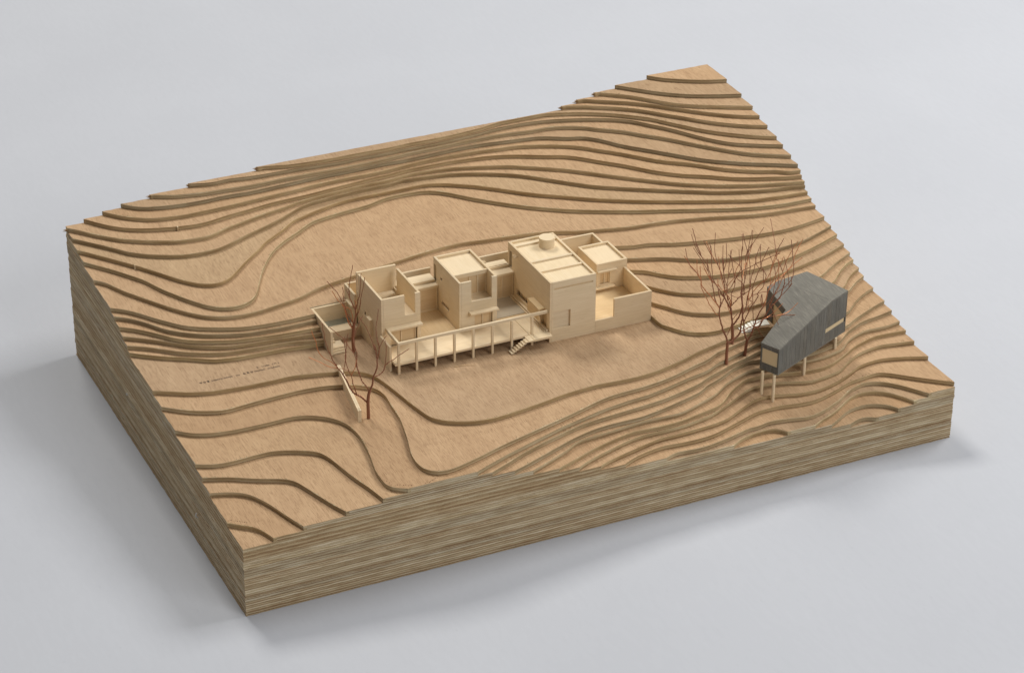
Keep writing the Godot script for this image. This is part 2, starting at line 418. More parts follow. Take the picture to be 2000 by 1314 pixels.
	c["17"] = [0, 341.2, 19.7, 317.9, 28.2, 306.8, 31.7, 303.2, 35.5, 300, 39.6, 297.1, 43.8, 294.5, 50, 291.1, 55.4, 288.5, 60.1, 286.8, 64, 285.7, 67.9, 285, 72.9, 284.5, 78.9, 284.5, 84.8, 285, 88.8, 285.8, 93.5, 287.4, 98, 289.5, 116, 298.3, 129.8, 304.4, 137, 307.9, 145.8, 312.6, 157.8, 319.8, 163.1, 322.7, 168.7, 325, 172.5, 326.2, 185.3, 327.9, 209.2, 330.6, 218.1, 331.1, 233.1, 331.3, 237.3, 331.8, 246, 333.3, 252.8, 332.4, 261.8, 331.9, 268.8, 331.2, 274.8, 330.3, 280.6, 329, 290.2, 326, 300.3, 321.8, 311.1, 316.4, 321.4, 310.2, 327.1, 306.2, 332.5, 301.7, 336.9, 297.6, 349.8, 285, 361.5, 274, 366, 270, 370.7, 266.4, 380.8, 259.8, 397, 249.8, 439.7, 225.6, 445, 222.9, 451.5, 220.1, 461.8, 216.2, 470.4, 213.4, 482, 210.4, 496.8, 207.7, 508, 205.1]
	c["16"] = [0, 327.9, 7.2, 319.1, 28.4, 291.1, 35.3, 281.2, 46.1, 264.3, 49.5, 259.4, 53.2, 254.6, 57.2, 250.1, 60.9, 246.8, 64.3, 244.7, 68, 243.2, 69.9, 242.8, 71.9, 242.7, 74.8, 243.1, 78.4, 244.6, 82.7, 247.3, 86.4, 250.6, 104.5, 269.3, 115.6, 279.5, 123.3, 287.4, 126.4, 289.9, 134.6, 295.7, 141.8, 301.1, 150.8, 309, 152.5, 310.1, 155.1, 311.5, 162.6, 314.3, 184.4, 321.9, 191.2, 323.7, 197.1, 324.8, 201.1, 325.2, 205.1, 325.4, 243.2, 325.6, 255.2, 326, 259.2, 325.8, 262.1, 325.3, 265, 324.5, 267.9, 323.5, 271.5, 321.9, 276.8, 319, 286.9, 312.5, 292.7, 308.5, 298.1, 304.1, 305.7, 297.5, 319.6, 284.5, 325, 280, 329, 276.9, 343.2, 267.5, 354.6, 259.3, 361.2, 254.8, 375, 246.6, 388.2, 239.3, 422.6, 223.1, 455, 209.6, 462.5, 206.7, 468.3, 205.1, 475.2, 204, 508, 200.5]
	c["15"] = [0, 315, 14.7, 295.6, 27.8, 275.4, 30.1, 270.9, 34.8, 258.8, 38.2, 251.5, 46.3, 236.5, 53.3, 225.5, 56.9, 220.7, 59, 218.6, 61.2, 216.6, 63.7, 214.9, 65.4, 213.9, 68.2, 212.8, 70.1, 212.2, 72.1, 211.9, 75, 211.8, 78, 212.2, 79.9, 212.6, 82.7, 213.7, 84.4, 214.7, 86.1, 215.8, 88.3, 217.8, 91.4, 221.7, 94.5, 226.9, 104.4, 246.6, 110.4, 257, 116.9, 267.1, 120.5, 272, 124.2, 276.7, 129, 281.8, 135.1, 287, 140.7, 291.2, 150.8, 297.8, 162, 306.2, 165.5, 308.2, 168.3, 309.3, 171.1, 310.2, 175, 311.1, 188.8, 313.7, 210.6, 316.8, 214.5, 317.9, 223, 320.9, 228.8, 322.3, 235.8, 323, 242.8, 323, 250.8, 322.5, 255.7, 321.7, 258.6, 320.7, 261.4, 319.6, 265.7, 317.1, 268.8, 314.7, 272.4, 311.2, 284.9, 296.8, 291.9, 289.6, 304.2, 277.8, 315.6, 268, 324.4, 261.4, 339.4, 251.4, 347.3, 247, 360.8, 240.2, 375.3, 233.4, 385.4, 229, 409.8, 219.7, 443.3, 206.4, 457.6, 201.5, 463.3, 199.9, 469.2, 198.6, 478.1, 196.9, 485, 195.8, 491, 195.4, 508, 195.1]
	c["14"] = [0, 292, 3.3, 288.6, 5.7, 285.4, 7.6, 281.9, 12.5, 270.9, 15.9, 264.7, 32.1, 238.2, 37.7, 229.9, 41.9, 224.3, 45.1, 220.5, 48.6, 216.8, 51.5, 214.1, 54.7, 211.7, 58.1, 209.6, 61.7, 207.9, 65.5, 206.5, 70.3, 205.3, 76.3, 204.5, 82.3, 204.5, 88.3, 205.1, 95.2, 206.2, 111.9, 209.7, 115.8, 210.6, 120.5, 212.3, 130.4, 217, 135.1, 218.8, 141.9, 220.8, 153.6, 223.5, 205.5, 234.6, 214.4, 236.4, 229.2, 238.8, 235.2, 239.6, 243.2, 240.1, 250.2, 240.2, 255.2, 239.8, 266.1, 238, 277, 236.9, 288, 235.4, 296.9, 234.6, 300.9, 233.9, 319.3, 229, 331.3, 224, 336, 222.4, 340.9, 221, 350.7, 218.9, 363.3, 215.6, 369.1, 214.4, 376.1, 213.5, 387.1, 212.6, 394.1, 211.9, 402, 210.8, 407.9, 209.7, 426.4, 205, 449.4, 197.9, 459, 195.3, 465.9, 193.7, 470.8, 192.8, 476.8, 192, 493.8, 190.9, 508, 189.2]
	c["13l"] = [0, 254.3, 6.4, 249.3, 10.6, 244.9, 15, 239.4, 21.2, 230.3, 24.8, 225.4, 32.4, 215.9, 35.7, 212.2, 38, 210.1, 41.2, 207.7, 45.4, 205, 50.7, 202.1, 58.9, 198.1, 66.3, 195, 72.1, 193.2, 79, 191.8, 88, 190.7, 97.1, 190.2, 104.2, 190.1, 121.9, 190.5]
	c["13r"] = [336.4, 200.9, 359.9, 192.5, 362.8, 191.8, 369.8, 191.1, 374.7, 189.9, 378.5, 188.5, 387.7, 184.5, 394.4, 182.4, 407.1, 179.1, 420.9, 176, 430.7, 174.1, 440.7, 172.5, 450.7, 171.2, 459.7, 170.4, 466.7, 170, 471.8, 170.1, 478.8, 170.7, 490.8, 172.4, 498.7, 173.9, 508, 176.1]
	c["12l"] = [0, 247.4, 6.2, 242.5, 9.8, 239, 12.4, 236, 16.6, 230.3, 24.2, 218.4, 26.1, 216, 28.8, 213.1, 33.3, 209, 38.9, 204.7, 43.9, 201.4, 48.4, 199, 55.7, 195.7, 65.1, 192.1, 70.9, 190.3, 75.9, 189.3, 89.9, 187.9, 99, 187.3, 106, 187.3, 121.9, 187.8]
	c["12r"] = [339.9, 186.3, 356.8, 179.3, 372, 173.8, 375.7, 172.3, 379.3, 170.4, 386.1, 166, 393.1, 162, 399.3, 158.6, 404.8, 156.1, 408.6, 154.6, 412.4, 153.5, 416.4, 152.6, 421.4, 151.8, 426.4, 151.4, 433.5, 151, 446.6, 151.1, 459.7, 151.8, 471.8, 153.4, 477.7, 154.6, 484.4, 156.8, 494.7, 160.9, 508, 166.6]
	c["11l"] = [0, 237.5, 6.4, 232.8, 10.8, 228.7, 18.3, 220.5, 27.3, 209.6, 31.7, 205.3, 34.8, 202.8, 39, 200, 43.5, 197.6, 48.9, 195, 56.4, 191.9, 62.1, 189.9, 68, 188.4, 76, 186.9, 86, 185.4, 98, 183.9, 121.9, 182.3]
	c["11r"] = [339.9, 173.7, 350, 169.2, 353.5, 167.2, 356.1, 165.6, 359.1, 163, 365.2, 156.3, 369.5, 152.1, 373.5, 149.1, 377.9, 146.6, 386.2, 143, 396.7, 139.4, 404.5, 137.5, 413.5, 136.3, 424.5, 135.8, 434.6, 136.2, 444.6, 137.5, 456.4, 139.8, 469.1, 143.3, 481.5, 147.4, 492.7, 151.7, 508, 158.3]
	c["10l"] = [0, 229.2, 8.4, 223.2, 14.8, 218.2, 21.1, 213.1, 31.1, 204.5, 37.5, 199.5, 41.7, 196.7, 45.2, 194.6, 48.7, 192.7, 53.4, 190.6, 60.1, 188.2, 67, 186.7, 76, 185.4, 94.2, 183.5, 121.9, 179.2]
	c["10r"] = [339.9, 171.1, 351.3, 149.1, 355.4, 143.4, 362, 135.7, 364.9, 133, 367.3, 131.2, 374.3, 127.1, 377.9, 125.3, 380.7, 124.1, 383.5, 123.3, 386.5, 122.7, 396.6, 122.1, 407.7, 122.2, 413.7, 122.6, 424.7, 124, 430.7, 124.4, 433.7, 124.7, 446.3, 128.3, 462, 131.6, 475.6, 135.4, 488, 139.6, 508, 148]
	c["9l"] = [0, 221.4, 7.3, 216.9, 11.5, 214.1, 18.6, 208.5, 27, 201.2, 31.1, 198.3, 35.4, 195.7, 40.7, 192.8, 46.2, 190.2, 50.8, 188.3, 57.6, 186.2, 64.5, 185, 82.6, 183.4, 93.7, 182.7, 98.7, 182.1, 104.5, 180.6, 121.9, 175.4]
	c["9r"] = [338.6, 144.2, 344.6, 132.9, 351.5, 123, 355.8, 116.2, 358.8, 112.2, 362.4, 108.7, 365.5, 106.3, 368.1, 104.7, 371.7, 102.9, 375.4, 101.4, 379.3, 100.3, 383.2, 99.5, 387.2, 99, 392.2, 98.7, 402.3, 98.8, 414.3, 99.7, 418.3, 100.3, 424.1, 101.7, 433.8, 104.5, 445.3, 108.2, 455.8, 111.8, 466.1, 115.7, 472.5, 118.6, 476, 120.7, 482.6, 125.2, 497.2, 134.1, 508, 139.9]
	c["8l"] = [0, 216.7, 8.4, 210.1, 18.4, 203.1, 34.1, 193.9, 45.1, 186.8, 47.8, 185.4, 49.6, 184.7, 56.5, 183.1, 66.5, 181.6, 95.8, 179.6, 121.9, 176.4]
	c["8r"] = [338.6, 118.6, 339.3, 106.8, 341.6, 102.3, 344.7, 97.1, 347, 93.8, 349.6, 90.8, 352.7, 88.2, 355.2, 86.5, 357.9, 85.2, 360.7, 84.1, 363.6, 83.4, 366.6, 83, 369.6, 82.8, 373.6, 83, 392.6, 85.6, 402.6, 86.7, 409.5, 88, 422.2, 91.4, 436.6, 95.8, 451, 100.5, 462.4, 104.6, 471.7, 108.4, 475.3, 110.2, 477.9, 111.7, 481.1, 114.2, 488.9, 122, 495.1, 127.1, 500.9, 131.1, 503.6, 132.5, 508, 134.5]
	c["7"] = [0, 167.8, 15.3, 159.1, 19.7, 156.7, 26.2, 154.1, 32.9, 152.1, 36.9, 151.3, 40.8, 150.7, 58.8, 149.1, 72.8, 148.5, 85.9, 148.7, 90.8, 148.3, 96.7, 147.1, 118.1, 141.7, 123.8, 139.7, 126.5, 138.4, 129.1, 136.9, 132.2, 134.4, 134.9, 131.4, 137, 128.1, 138.5, 124.5, 141.8, 108.8, 145.2, 87, 147.4, 75.2, 149.4, 66.4, 150.5, 63.6, 151.4, 61.8, 153.1, 59.4, 155.9, 56.6, 159.1, 54.2, 164.4, 51.3, 168.9, 49.1, 173.6, 47.5, 177.5, 46.5, 182.5, 45.8, 188.5, 45.7, 195.5, 46.2, 221.2, 50.2, 243.9, 54.4, 256.9, 55.7, 262.9, 56.1, 266.9, 56.2, 280.9, 55, 290.9, 54.6, 298.9, 54.9, 305.9, 55.6, 312.8, 56.9, 322.5, 59.3, 333, 62.6, 349.2, 68.1, 361.8, 71.3, 369.5, 73.5, 372.4, 73.8, 378.4, 73.5, 380.4, 73.5, 385.3, 74.3, 395.1, 76.5, 398, 76.7, 404.9, 76.1, 407.9, 76.4, 410.8, 77, 416.6, 78.6, 424.3, 81.1, 442.2, 87.7, 461.7, 95.6, 476.2, 102.4, 480.6, 104.8, 483.9, 107, 486.2, 108.9, 491.6, 114.9, 495.3, 118.3, 499.3, 121.3, 508, 126.8]
	c["6"] = [0, 151.1, 10.3, 142.5, 16.1, 138.5, 19.6, 136.5, 24.1, 134.3, 28.7, 132.5, 32.6, 131.3, 36.5, 130.7, 40.5, 130.7, 58.4, 132.7, 82.4, 134.1, 91.4, 134.1, 98.4, 133.6, 103.4, 132.8, 108.3, 131.8, 113.1, 130.3, 117.8, 128.5, 122.3, 126.4, 125.7, 124.4, 128.9, 122, 131.1, 119.9, 132.9, 117.6, 134.7, 114, 135.6, 111.2, 136.2, 107.2, 136.3, 102.3, 135.2, 91.3, 134.5, 80.3, 133.5, 72.3, 130.6, 58.6, 128.3, 48.9, 125, 37.3, 123.8, 32.4, 122.9, 26.5, 122.7, 20.5, 123, 17.5, 123.6, 14.6, 124.8, 11.9, 126.5, 9.5, 127.9, 8.2, 130.4, 6.6, 133.2, 5.7, 136.1, 5.2, 139.1, 5.3, 142.1, 5.7, 146, 6.6, 151.7, 8.2, 162.3, 11.5, 181.3, 18, 232.3, 32.8, 241.9, 35.8, 255.1, 40.3, 263.8, 42.9, 268.7, 43.9, 273.7, 44.6, 292.7, 45.8, 298.7, 46.4, 306.6, 47.6, 314.4, 49.2, 322.2, 51.2, 337.4, 56.4, 348, 59.4, 351.6, 61, 357.7, 64.4, 361.4, 66, 384.6, 72.3, 395.1, 75.5, 398, 75.9, 403.9, 75.4, 407.2, 75.6, 411.4, 76.5, 417.3, 78.1, 427.9, 81.6, 440.1, 86.1, 451.3, 90.5, 462.4, 95.2, 475.6, 100.1, 483, 103.2, 486.5, 105, 489, 106.7, 495.1, 111.8, 499.2, 114.8, 508, 119.8]
	c["5l"] = [0, 124.2, 5.2, 119.2, 9.3, 116.2, 14.7, 113.6, 20.4, 111.6, 24.3, 110.7, 28.3, 110, 37.3, 109.1, 53.4, 108.8, 61.5, 109, 70.5, 109.4, 75.5, 109, 78.4, 108.3, 81.3, 107.4, 84.1, 106.2, 86.8, 104.8, 91.7, 101.4, 94, 99.4, 96, 97.2, 97.9, 94.8, 99.5, 92.3, 101.2, 88.7, 102.2, 85.8, 103, 82.9, 103.4, 79.9, 104, 71.9, 103.8, 64.8, 102.7, 54.8, 100.9, 43.9, 98.3, 31.1, 97.6, 27.1, 97.2, 22.1, 97.1, 12.1, 97.4, 10.1, 98.1, 8.3, 99, 6.5, 100.2, 5, 101.7, 3.6, 103.3, 2.4, 107.7, 0]
	c["5r"] = [154.8, 0, 172.6, 7.5, 184.8, 12.2, 221.7, 25, 227.5, 26.8, 252.7, 33.4, 258.5, 34.8, 266.4, 36.3, 275.3, 37.6, 281.3, 38.4, 293.3, 39.4, 298.2, 40.2, 310.9, 43.2, 333.2, 49.1, 343, 51, 346.8, 52.4, 353.8, 56.1, 357.5, 57.7, 381.4, 65.4, 393.5, 70.2, 398.3, 71.6, 404.2, 72.8, 412.1, 74, 454.9, 79.4, 463.8, 80.9, 469.6, 82.3, 473.4, 83.7, 475.9, 85.2, 485.6, 93.8, 489.6, 96.8, 493.8, 99.6, 499.9, 103, 508, 106.5]
	c["4l"] = [0, 85, 5.2, 82.4, 8.9, 80.8, 11.8, 79.9, 15.7, 79.2, 19.8, 78.9, 23.8, 78.9, 36.9, 79.7, 43.9, 79.9, 47.9, 79.7, 50.9, 79.1, 56.7, 77.3, 63.1, 74.5, 69.3, 71, 73.3, 68, 75.3, 65.8, 76.3, 64.1, 77.5, 61.3, 78.7, 57.5, 79.8, 52.6, 82.8, 36.7, 84.6, 28.8, 88.2, 15.2, 91.3, 0]
	c["4r"] = [164.9, 0, 176.2, 5, 188.9, 11, 195.3, 13.7, 214.3, 20.4, 232.6, 26, 240.3, 28.1, 247.2, 29.3, 257.2, 30.5, 295.3, 34, 303.2, 35.1, 312, 37, 328.6, 41.4, 333.4, 42.9, 337, 44.4, 342.3, 47.3, 345, 48.6, 355.4, 52.3, 365.7, 56.3, 371.5, 58.2, 381.1, 60.9, 388.7, 63.6, 392.6, 64.7, 397.5, 65.5, 405.5, 66.4, 451.6, 69.5, 459.6, 70.3, 463.6, 71, 465.4, 71.6, 468.2, 72.9, 475.9, 77.5, 479.5, 79.3, 497.8, 87.6, 508, 91.6]
	c["3l"] = [0, 72.9, 11, 68.4, 16.5, 65.9, 31.5, 57.3, 43.4, 51.7, 46.8, 49.5, 49, 47.5, 50.8, 45.1, 52.5, 41.5, 62, 12.6, 66.9, 0]
	c["3r"] = [180.3, 0, 196, 5.9, 223, 16.7, 233.4, 20.4, 241.1, 22.6, 249.9, 24.5, 256.9, 25.3, 261.9, 25.5, 280, 25.5, 284, 25.7, 286.9, 26.1, 306.5, 30.5, 328.7, 36.7, 333.3, 38.6, 339.2, 42.3, 341.8, 43.8, 354.7, 49.2, 367, 55.9, 371.7, 57.5, 381.2, 60.2, 383.1, 60.4, 385, 60.1, 409.6, 55.2, 419.5, 53.6, 423.5, 53.3, 426.5, 53.2, 432.5, 53.8, 444.2, 56.3, 448.1, 57.4, 450.9, 58.4, 452.7, 59.3, 455.2, 60.9, 462.2, 66.6, 465.5, 68.9, 476.1, 74.4, 478.8, 75.7, 483.6, 77, 497.5, 79.4, 508, 81.9]
	c["2l"] = [0, 58.4, 10.1, 54.9, 14.6, 52.7, 17.1, 51, 18.7, 49.7, 20.8, 47.5, 22.6, 45.1, 25.5, 39.7, 28.2, 33.2, 30.2, 27.4, 33.6, 15.8, 39.1, 0]
	c["2r"] = [193.2, 0, 201.7, 3.4, 218.2, 10.8, 223.6, 13.5, 231.3, 18.2, 234.1, 19.3, 237, 20.1, 241, 20.7, 260, 22.3, 273.9, 24, 280, 24.5, 289, 24.8, 307.1, 23.9, 311, 24.2, 315.9, 25.3, 323.5, 27.9, 342.2, 35.3, 346.6, 37.8, 354.7, 43.7, 359.9, 46.7, 364.4, 48.8, 370.1, 51, 374.8, 52.6, 377.7, 53.4, 381.7, 53.9, 385.7, 53.9, 422.6, 49.4, 429.6, 49.3, 435.6, 49.8, 444.5, 51.6, 447.3, 52.4, 450.1, 53.5, 452.8, 54.9, 454.4, 56.1, 459.6, 60.7, 462.9, 63, 468.3, 65.7, 474, 67.7, 477.9, 68.6, 481.8, 69.1, 484.9, 69.1, 492.9, 68.7, 495.9, 68.8, 499.9, 69.3, 508, 70.8]
	c["1l"] = [0, 27.1, 4.9, 22.6, 10.7, 18, 12.2, 16.6, 13.5, 14.9, 15.2, 12.2, 16.5, 9.4, 19.6, 0]
	c["1r"] = [211, 0, 220.4, 3.4, 235.3, 9.5, 242.8, 12.3, 258.3, 16.8, 268.1, 19.1, 273, 19.9, 277, 20.1, 296.1, 18.7, 303.1, 18.8, 308.1, 19.4, 314, 20.4, 336.7, 25.2, 341.3, 27, 344.8, 28.9, 348, 31.3, 354.8, 37.4, 360.4, 41.6, 368.9, 46.9, 371.6, 48.2, 373.5, 48.7, 375.5, 49, 380.5, 48.9, 386.4, 49.3, 389.4, 49.2, 394.4, 48.3, 407.8, 44.1, 412.7, 43, 422.7, 41.9, 426.7, 41.8, 429.7, 42, 434.6, 42.9, 439.4, 44.4, 452.8, 51.3, 460.6, 55.9, 464.2, 57.8, 470.7, 60.3, 480.3, 63.3, 484.2, 64, 487.2, 64.2, 508, 62.7]
	c["0"] = [225.6, 0, 233.3, 3.8, 240.7, 6.8, 260.7, 13.5, 266.5, 15.2, 272.4, 16.6, 277.3, 17.4, 281.3, 17.7, 302.4, 17.8, 309.4, 18.1, 314.4, 18.6, 322.3, 19.9, 330.2, 21.5, 334.9, 23.1, 340.5, 25.4, 369.1, 40, 371.8, 41.2, 374.7, 42.1, 377.7, 42.4, 383.7, 42.4, 388.7, 42.1, 392.6, 41.6, 397.4, 40.2, 406.7, 36.4, 412.4, 34.5, 416.3, 33.7, 419.3, 33.7, 426.3, 34.7, 437.1, 36.9, 439.9, 37.8, 443.4, 39.6, 453.2, 46.6, 458.4, 49.7, 462, 51.5, 465.7, 52.9, 472.5, 54.7, 480.4, 55.9, 485.4, 55.9, 490.4, 55.1, 508, 51.5]
	c["-1"] = [240.9, 0, 247.1, 2.7, 253.8, 4.9, 263.6, 7.5, 289, 13.8, 293.9, 14.2, 302, 14, 307, 14.2, 322.1, 15, 332.1, 15.9, 339, 17.1, 341.9, 17.9, 344.7, 19, 360, 26.8, 368.2, 30.6, 372, 32, 374.9, 32.6, 379.9, 32.9, 382.9, 32.7, 385.8, 32.2, 390.7, 30.9, 400.2, 27.6, 404.1, 26.7, 408.1, 26.3, 412.1, 26.1, 419.1, 26.4, 422.1, 26.9, 426, 27.8, 431.8, 29.5, 436.6, 31.2, 444.9, 34.8, 455.5, 40.6, 459.2, 42.1, 462.1, 42.8, 465, 43.4, 470, 44, 473, 44.2, 476.1, 44.1, 480, 43.6, 487.8, 41.6, 495.4, 39, 508, 33.8]
	c["-2"] = [258.5, 0, 265.4, 3.3, 271.1, 5.4, 278.9, 7.4, 286.8, 8.8, 292.8, 9.1, 304.8, 7.8, 313.8, 7.5, 320.8, 7.7, 327.8, 8.7, 334.6, 10.5, 363, 20.5, 366.9, 21.6, 369.8, 22.1, 375.8, 22.6, 382.9, 22.5, 388.8, 21.8, 397.7, 20, 401.7, 19.5, 407.7, 19.3, 412.7, 19.8, 417.6, 20.9, 424.3, 23, 431.9, 25.6, 441.2, 29.4, 444.1, 30.3, 447, 30.9, 459, 32.6, 464.9, 33.2, 467.9, 32.9, 469.7, 32.3, 471.5, 31.4, 474, 29.7, 477.1, 27.2, 484.5, 20.4, 492.9, 13.2, 508, 1]
	c["-3"] = [288.1, 0, 293.7, 2.1, 297.5, 2.9, 300.5, 2.9, 307.5, 2.2, 313.6, 2, 318.6, 2.1, 322.6, 2.5, 334.4, 4.8, 353.9, 9.7, 356.8, 10.1, 361.7, 10.1, 368.5, 11.5, 370.4, 11.8, 375.4, 11.7, 381.4, 10.8, 386.3, 9.8, 393.1, 8, 396, 7.4, 399, 7.2, 403, 7.5, 406.9, 8.4, 410.7, 9.6, 415.4, 11.4, 420.9, 13.9, 429, 17.9, 439.2, 24.4, 443.7, 26.6, 450.3, 28.8, 453.3, 29.4, 455.2, 29.5, 459.2, 29, 463, 27.7, 466.5, 25.9, 470.4, 22.8, 473.2, 19.9, 476.4, 16, 487.2, 0]
	c["-4l"] = [338, 0, 345.3, 4.2, 350.2, 6, 356.3, 7.3, 362.4, 7.9, 365.5, 8, 369.6, 7.5, 371.5, 6.9, 373.3, 6, 375.6, 4, 378.2, 0]
	c["-4r"] = [399.5, 0, 407.4, 4.2, 414.9, 7.1, 419.5, 9.3, 425.6, 12.9, 434.1, 18.4, 438.5, 20.9, 441.3, 22, 444.2, 22.9, 447.2, 23.4, 449.2, 23.5, 453.2, 23.1, 457.1, 22, 460.8, 20.3, 464, 18, 466.8, 15.1, 469.1, 11.8, 472.3, 6.6, 475.9, 0]
	c["-5"] = [412.1, 0, 419.8, 4.3, 427.7, 9.1, 430.5, 10.5, 433.4, 11.6, 436.4, 12.3, 439.4, 12.8, 442.5, 13, 446.6, 12.8, 449.6, 12.1, 452.5, 11.1, 455.2, 9.7, 457.7, 7.9, 459.9, 5.8, 461.8, 3.3, 463.7, 0]
	c["-6"] = [426.7, 0, 433.5, 2.5, 436.6, 3.1, 438.6, 3.2, 441.5, 2.7, 446.6, 0]
	return c

func curve2(a: Array) -> PackedVector2Array:
	var c := PackedVector3Array()
	for i in range(0, a.size(), 2):
		c.append(Vector3(a[i], a[i + 1], 0))
	var s := spline(c, 1.1)
	var o := PackedVector2Array()
	for q in s:
		o.append(Vector2(q.x, q.y))
	return o

func plate_outline(lv: int, C: Dictionary) -> Array:
	# outline of one sheet and, for each point, whether it lies on a contour cut (1) or on the block's side (0)
	var xl := -rng.randf_range(0.0, 0.45)
	var xr := LEN + rng.randf_range(-0.1, 0.4)
	var yf := -rng.randf_range(0.0, 0.4)
	var yb := DEP + rng.randf_range(-0.1, 0.4)
	var o := PackedVector2Array()
	var cut := PackedByteArray()
	var add := func(q: Vector2, k: int) -> void:
		o.append(q)
		cut.append(k)
	var fix := func(q: Vector2) -> Vector2:
		if q.x < 0.25: q.x = xl
		if q.x > LEN - 0.25: q.x = xr
		if q.y < 0.25: q.y = yf
		if q.y > DEP - 0.25: q.y = yb
		return q
	var parts := []
	for key in [str(lv) + "l", str(lv), str(lv) + "r"]:
		if C.has(key):
			parts.append(curve2(C[key]))
	if lv <= 0:
		add.call(Vector2(xl, yf), 0)
	for n in parts.size():
		var s: PackedVector2Array = parts[n]
		for q in s:
			add.call(fix.call(q), 1)
		if n == 0 and lv >= 8 and lv <= 13:
			var way := [Vector2(121.9, 200), Vector2(148, 200), Vector2(148, 204.8), Vector2(336.4, 204.8)]
			if lv < 13:
				way.append_array([Vector2(336.4, 188.3), Vector2(339.9, 188.3)])
			if lv < 10:
				way.append_array([Vector2(339.9, 158.2), Vector2(338.6, 158.2)])
			for q in way:
				add.call(q, 2)
	if parts.is_empty() or parts[-1][-1].y < 1.0:
		add.call(Vector2(xr, yf), 0)
	add.call(Vector2(xr, yb), 0)
	if lv < 19:
		add.call(Vector2(xl, yb), 0)
	# long straight sides get points every few millimetres, sawn a little unevenly
	var o2 := PackedVector2Array()
	var c2 := PackedByteArray()
	var nz := FastNoiseLite.new()
	nz.seed = 300 + lv
	nz.frequency = 0.09
	for i in o.size():
		var a := o[i]
		var b := o[(i + 1) % o.size()]
		o2.append(a)
		c2.append(cut[i])
		var l := (b - a).length()
		if l > 4.0:
			var nn := (b - a).orthogonal() / l
			var k := int(l / 2.2)
			for j in range(1, k):
				var q := a.lerp(b, float(j) / k)
				o2.append(q + nn * (nz.get_noise_1d(j * 2.2) * 0.28))
				c2.append(0 if cut[i] != 2 else 2)
	# tiny segments out
	var o3 := PackedVector2Array()
	var c3 := PackedByteArray()
	for i in o2.size():
		if o3.is_empty() or (o2[i] - o3[-1]).length() > 0.25:
			o3.append(o2[i])
			c3.append(c2[i])
	if (o3[0] - o3[-1]).length() < 0.25:
		o3.remove_at(o3.size() - 1)
		c3.remove_at(c3.size() - 1)
	return [o3, c3]

func inset(o: PackedVector2Array, by: PackedFloat32Array) -> PackedVector2Array:
	# the outline runs anticlockwise seen from above: inwards is to the left
	var r := PackedVector2Array()
	var n := o.size()
	for i in n:
		var a := o[posmod(i - 1, n)]
		var b := o[(i + 1) % n]
		var t := (b - a).normalized()
		r.append(o[i] + Vector2(-t.y, t.x) * by[i])
	return r

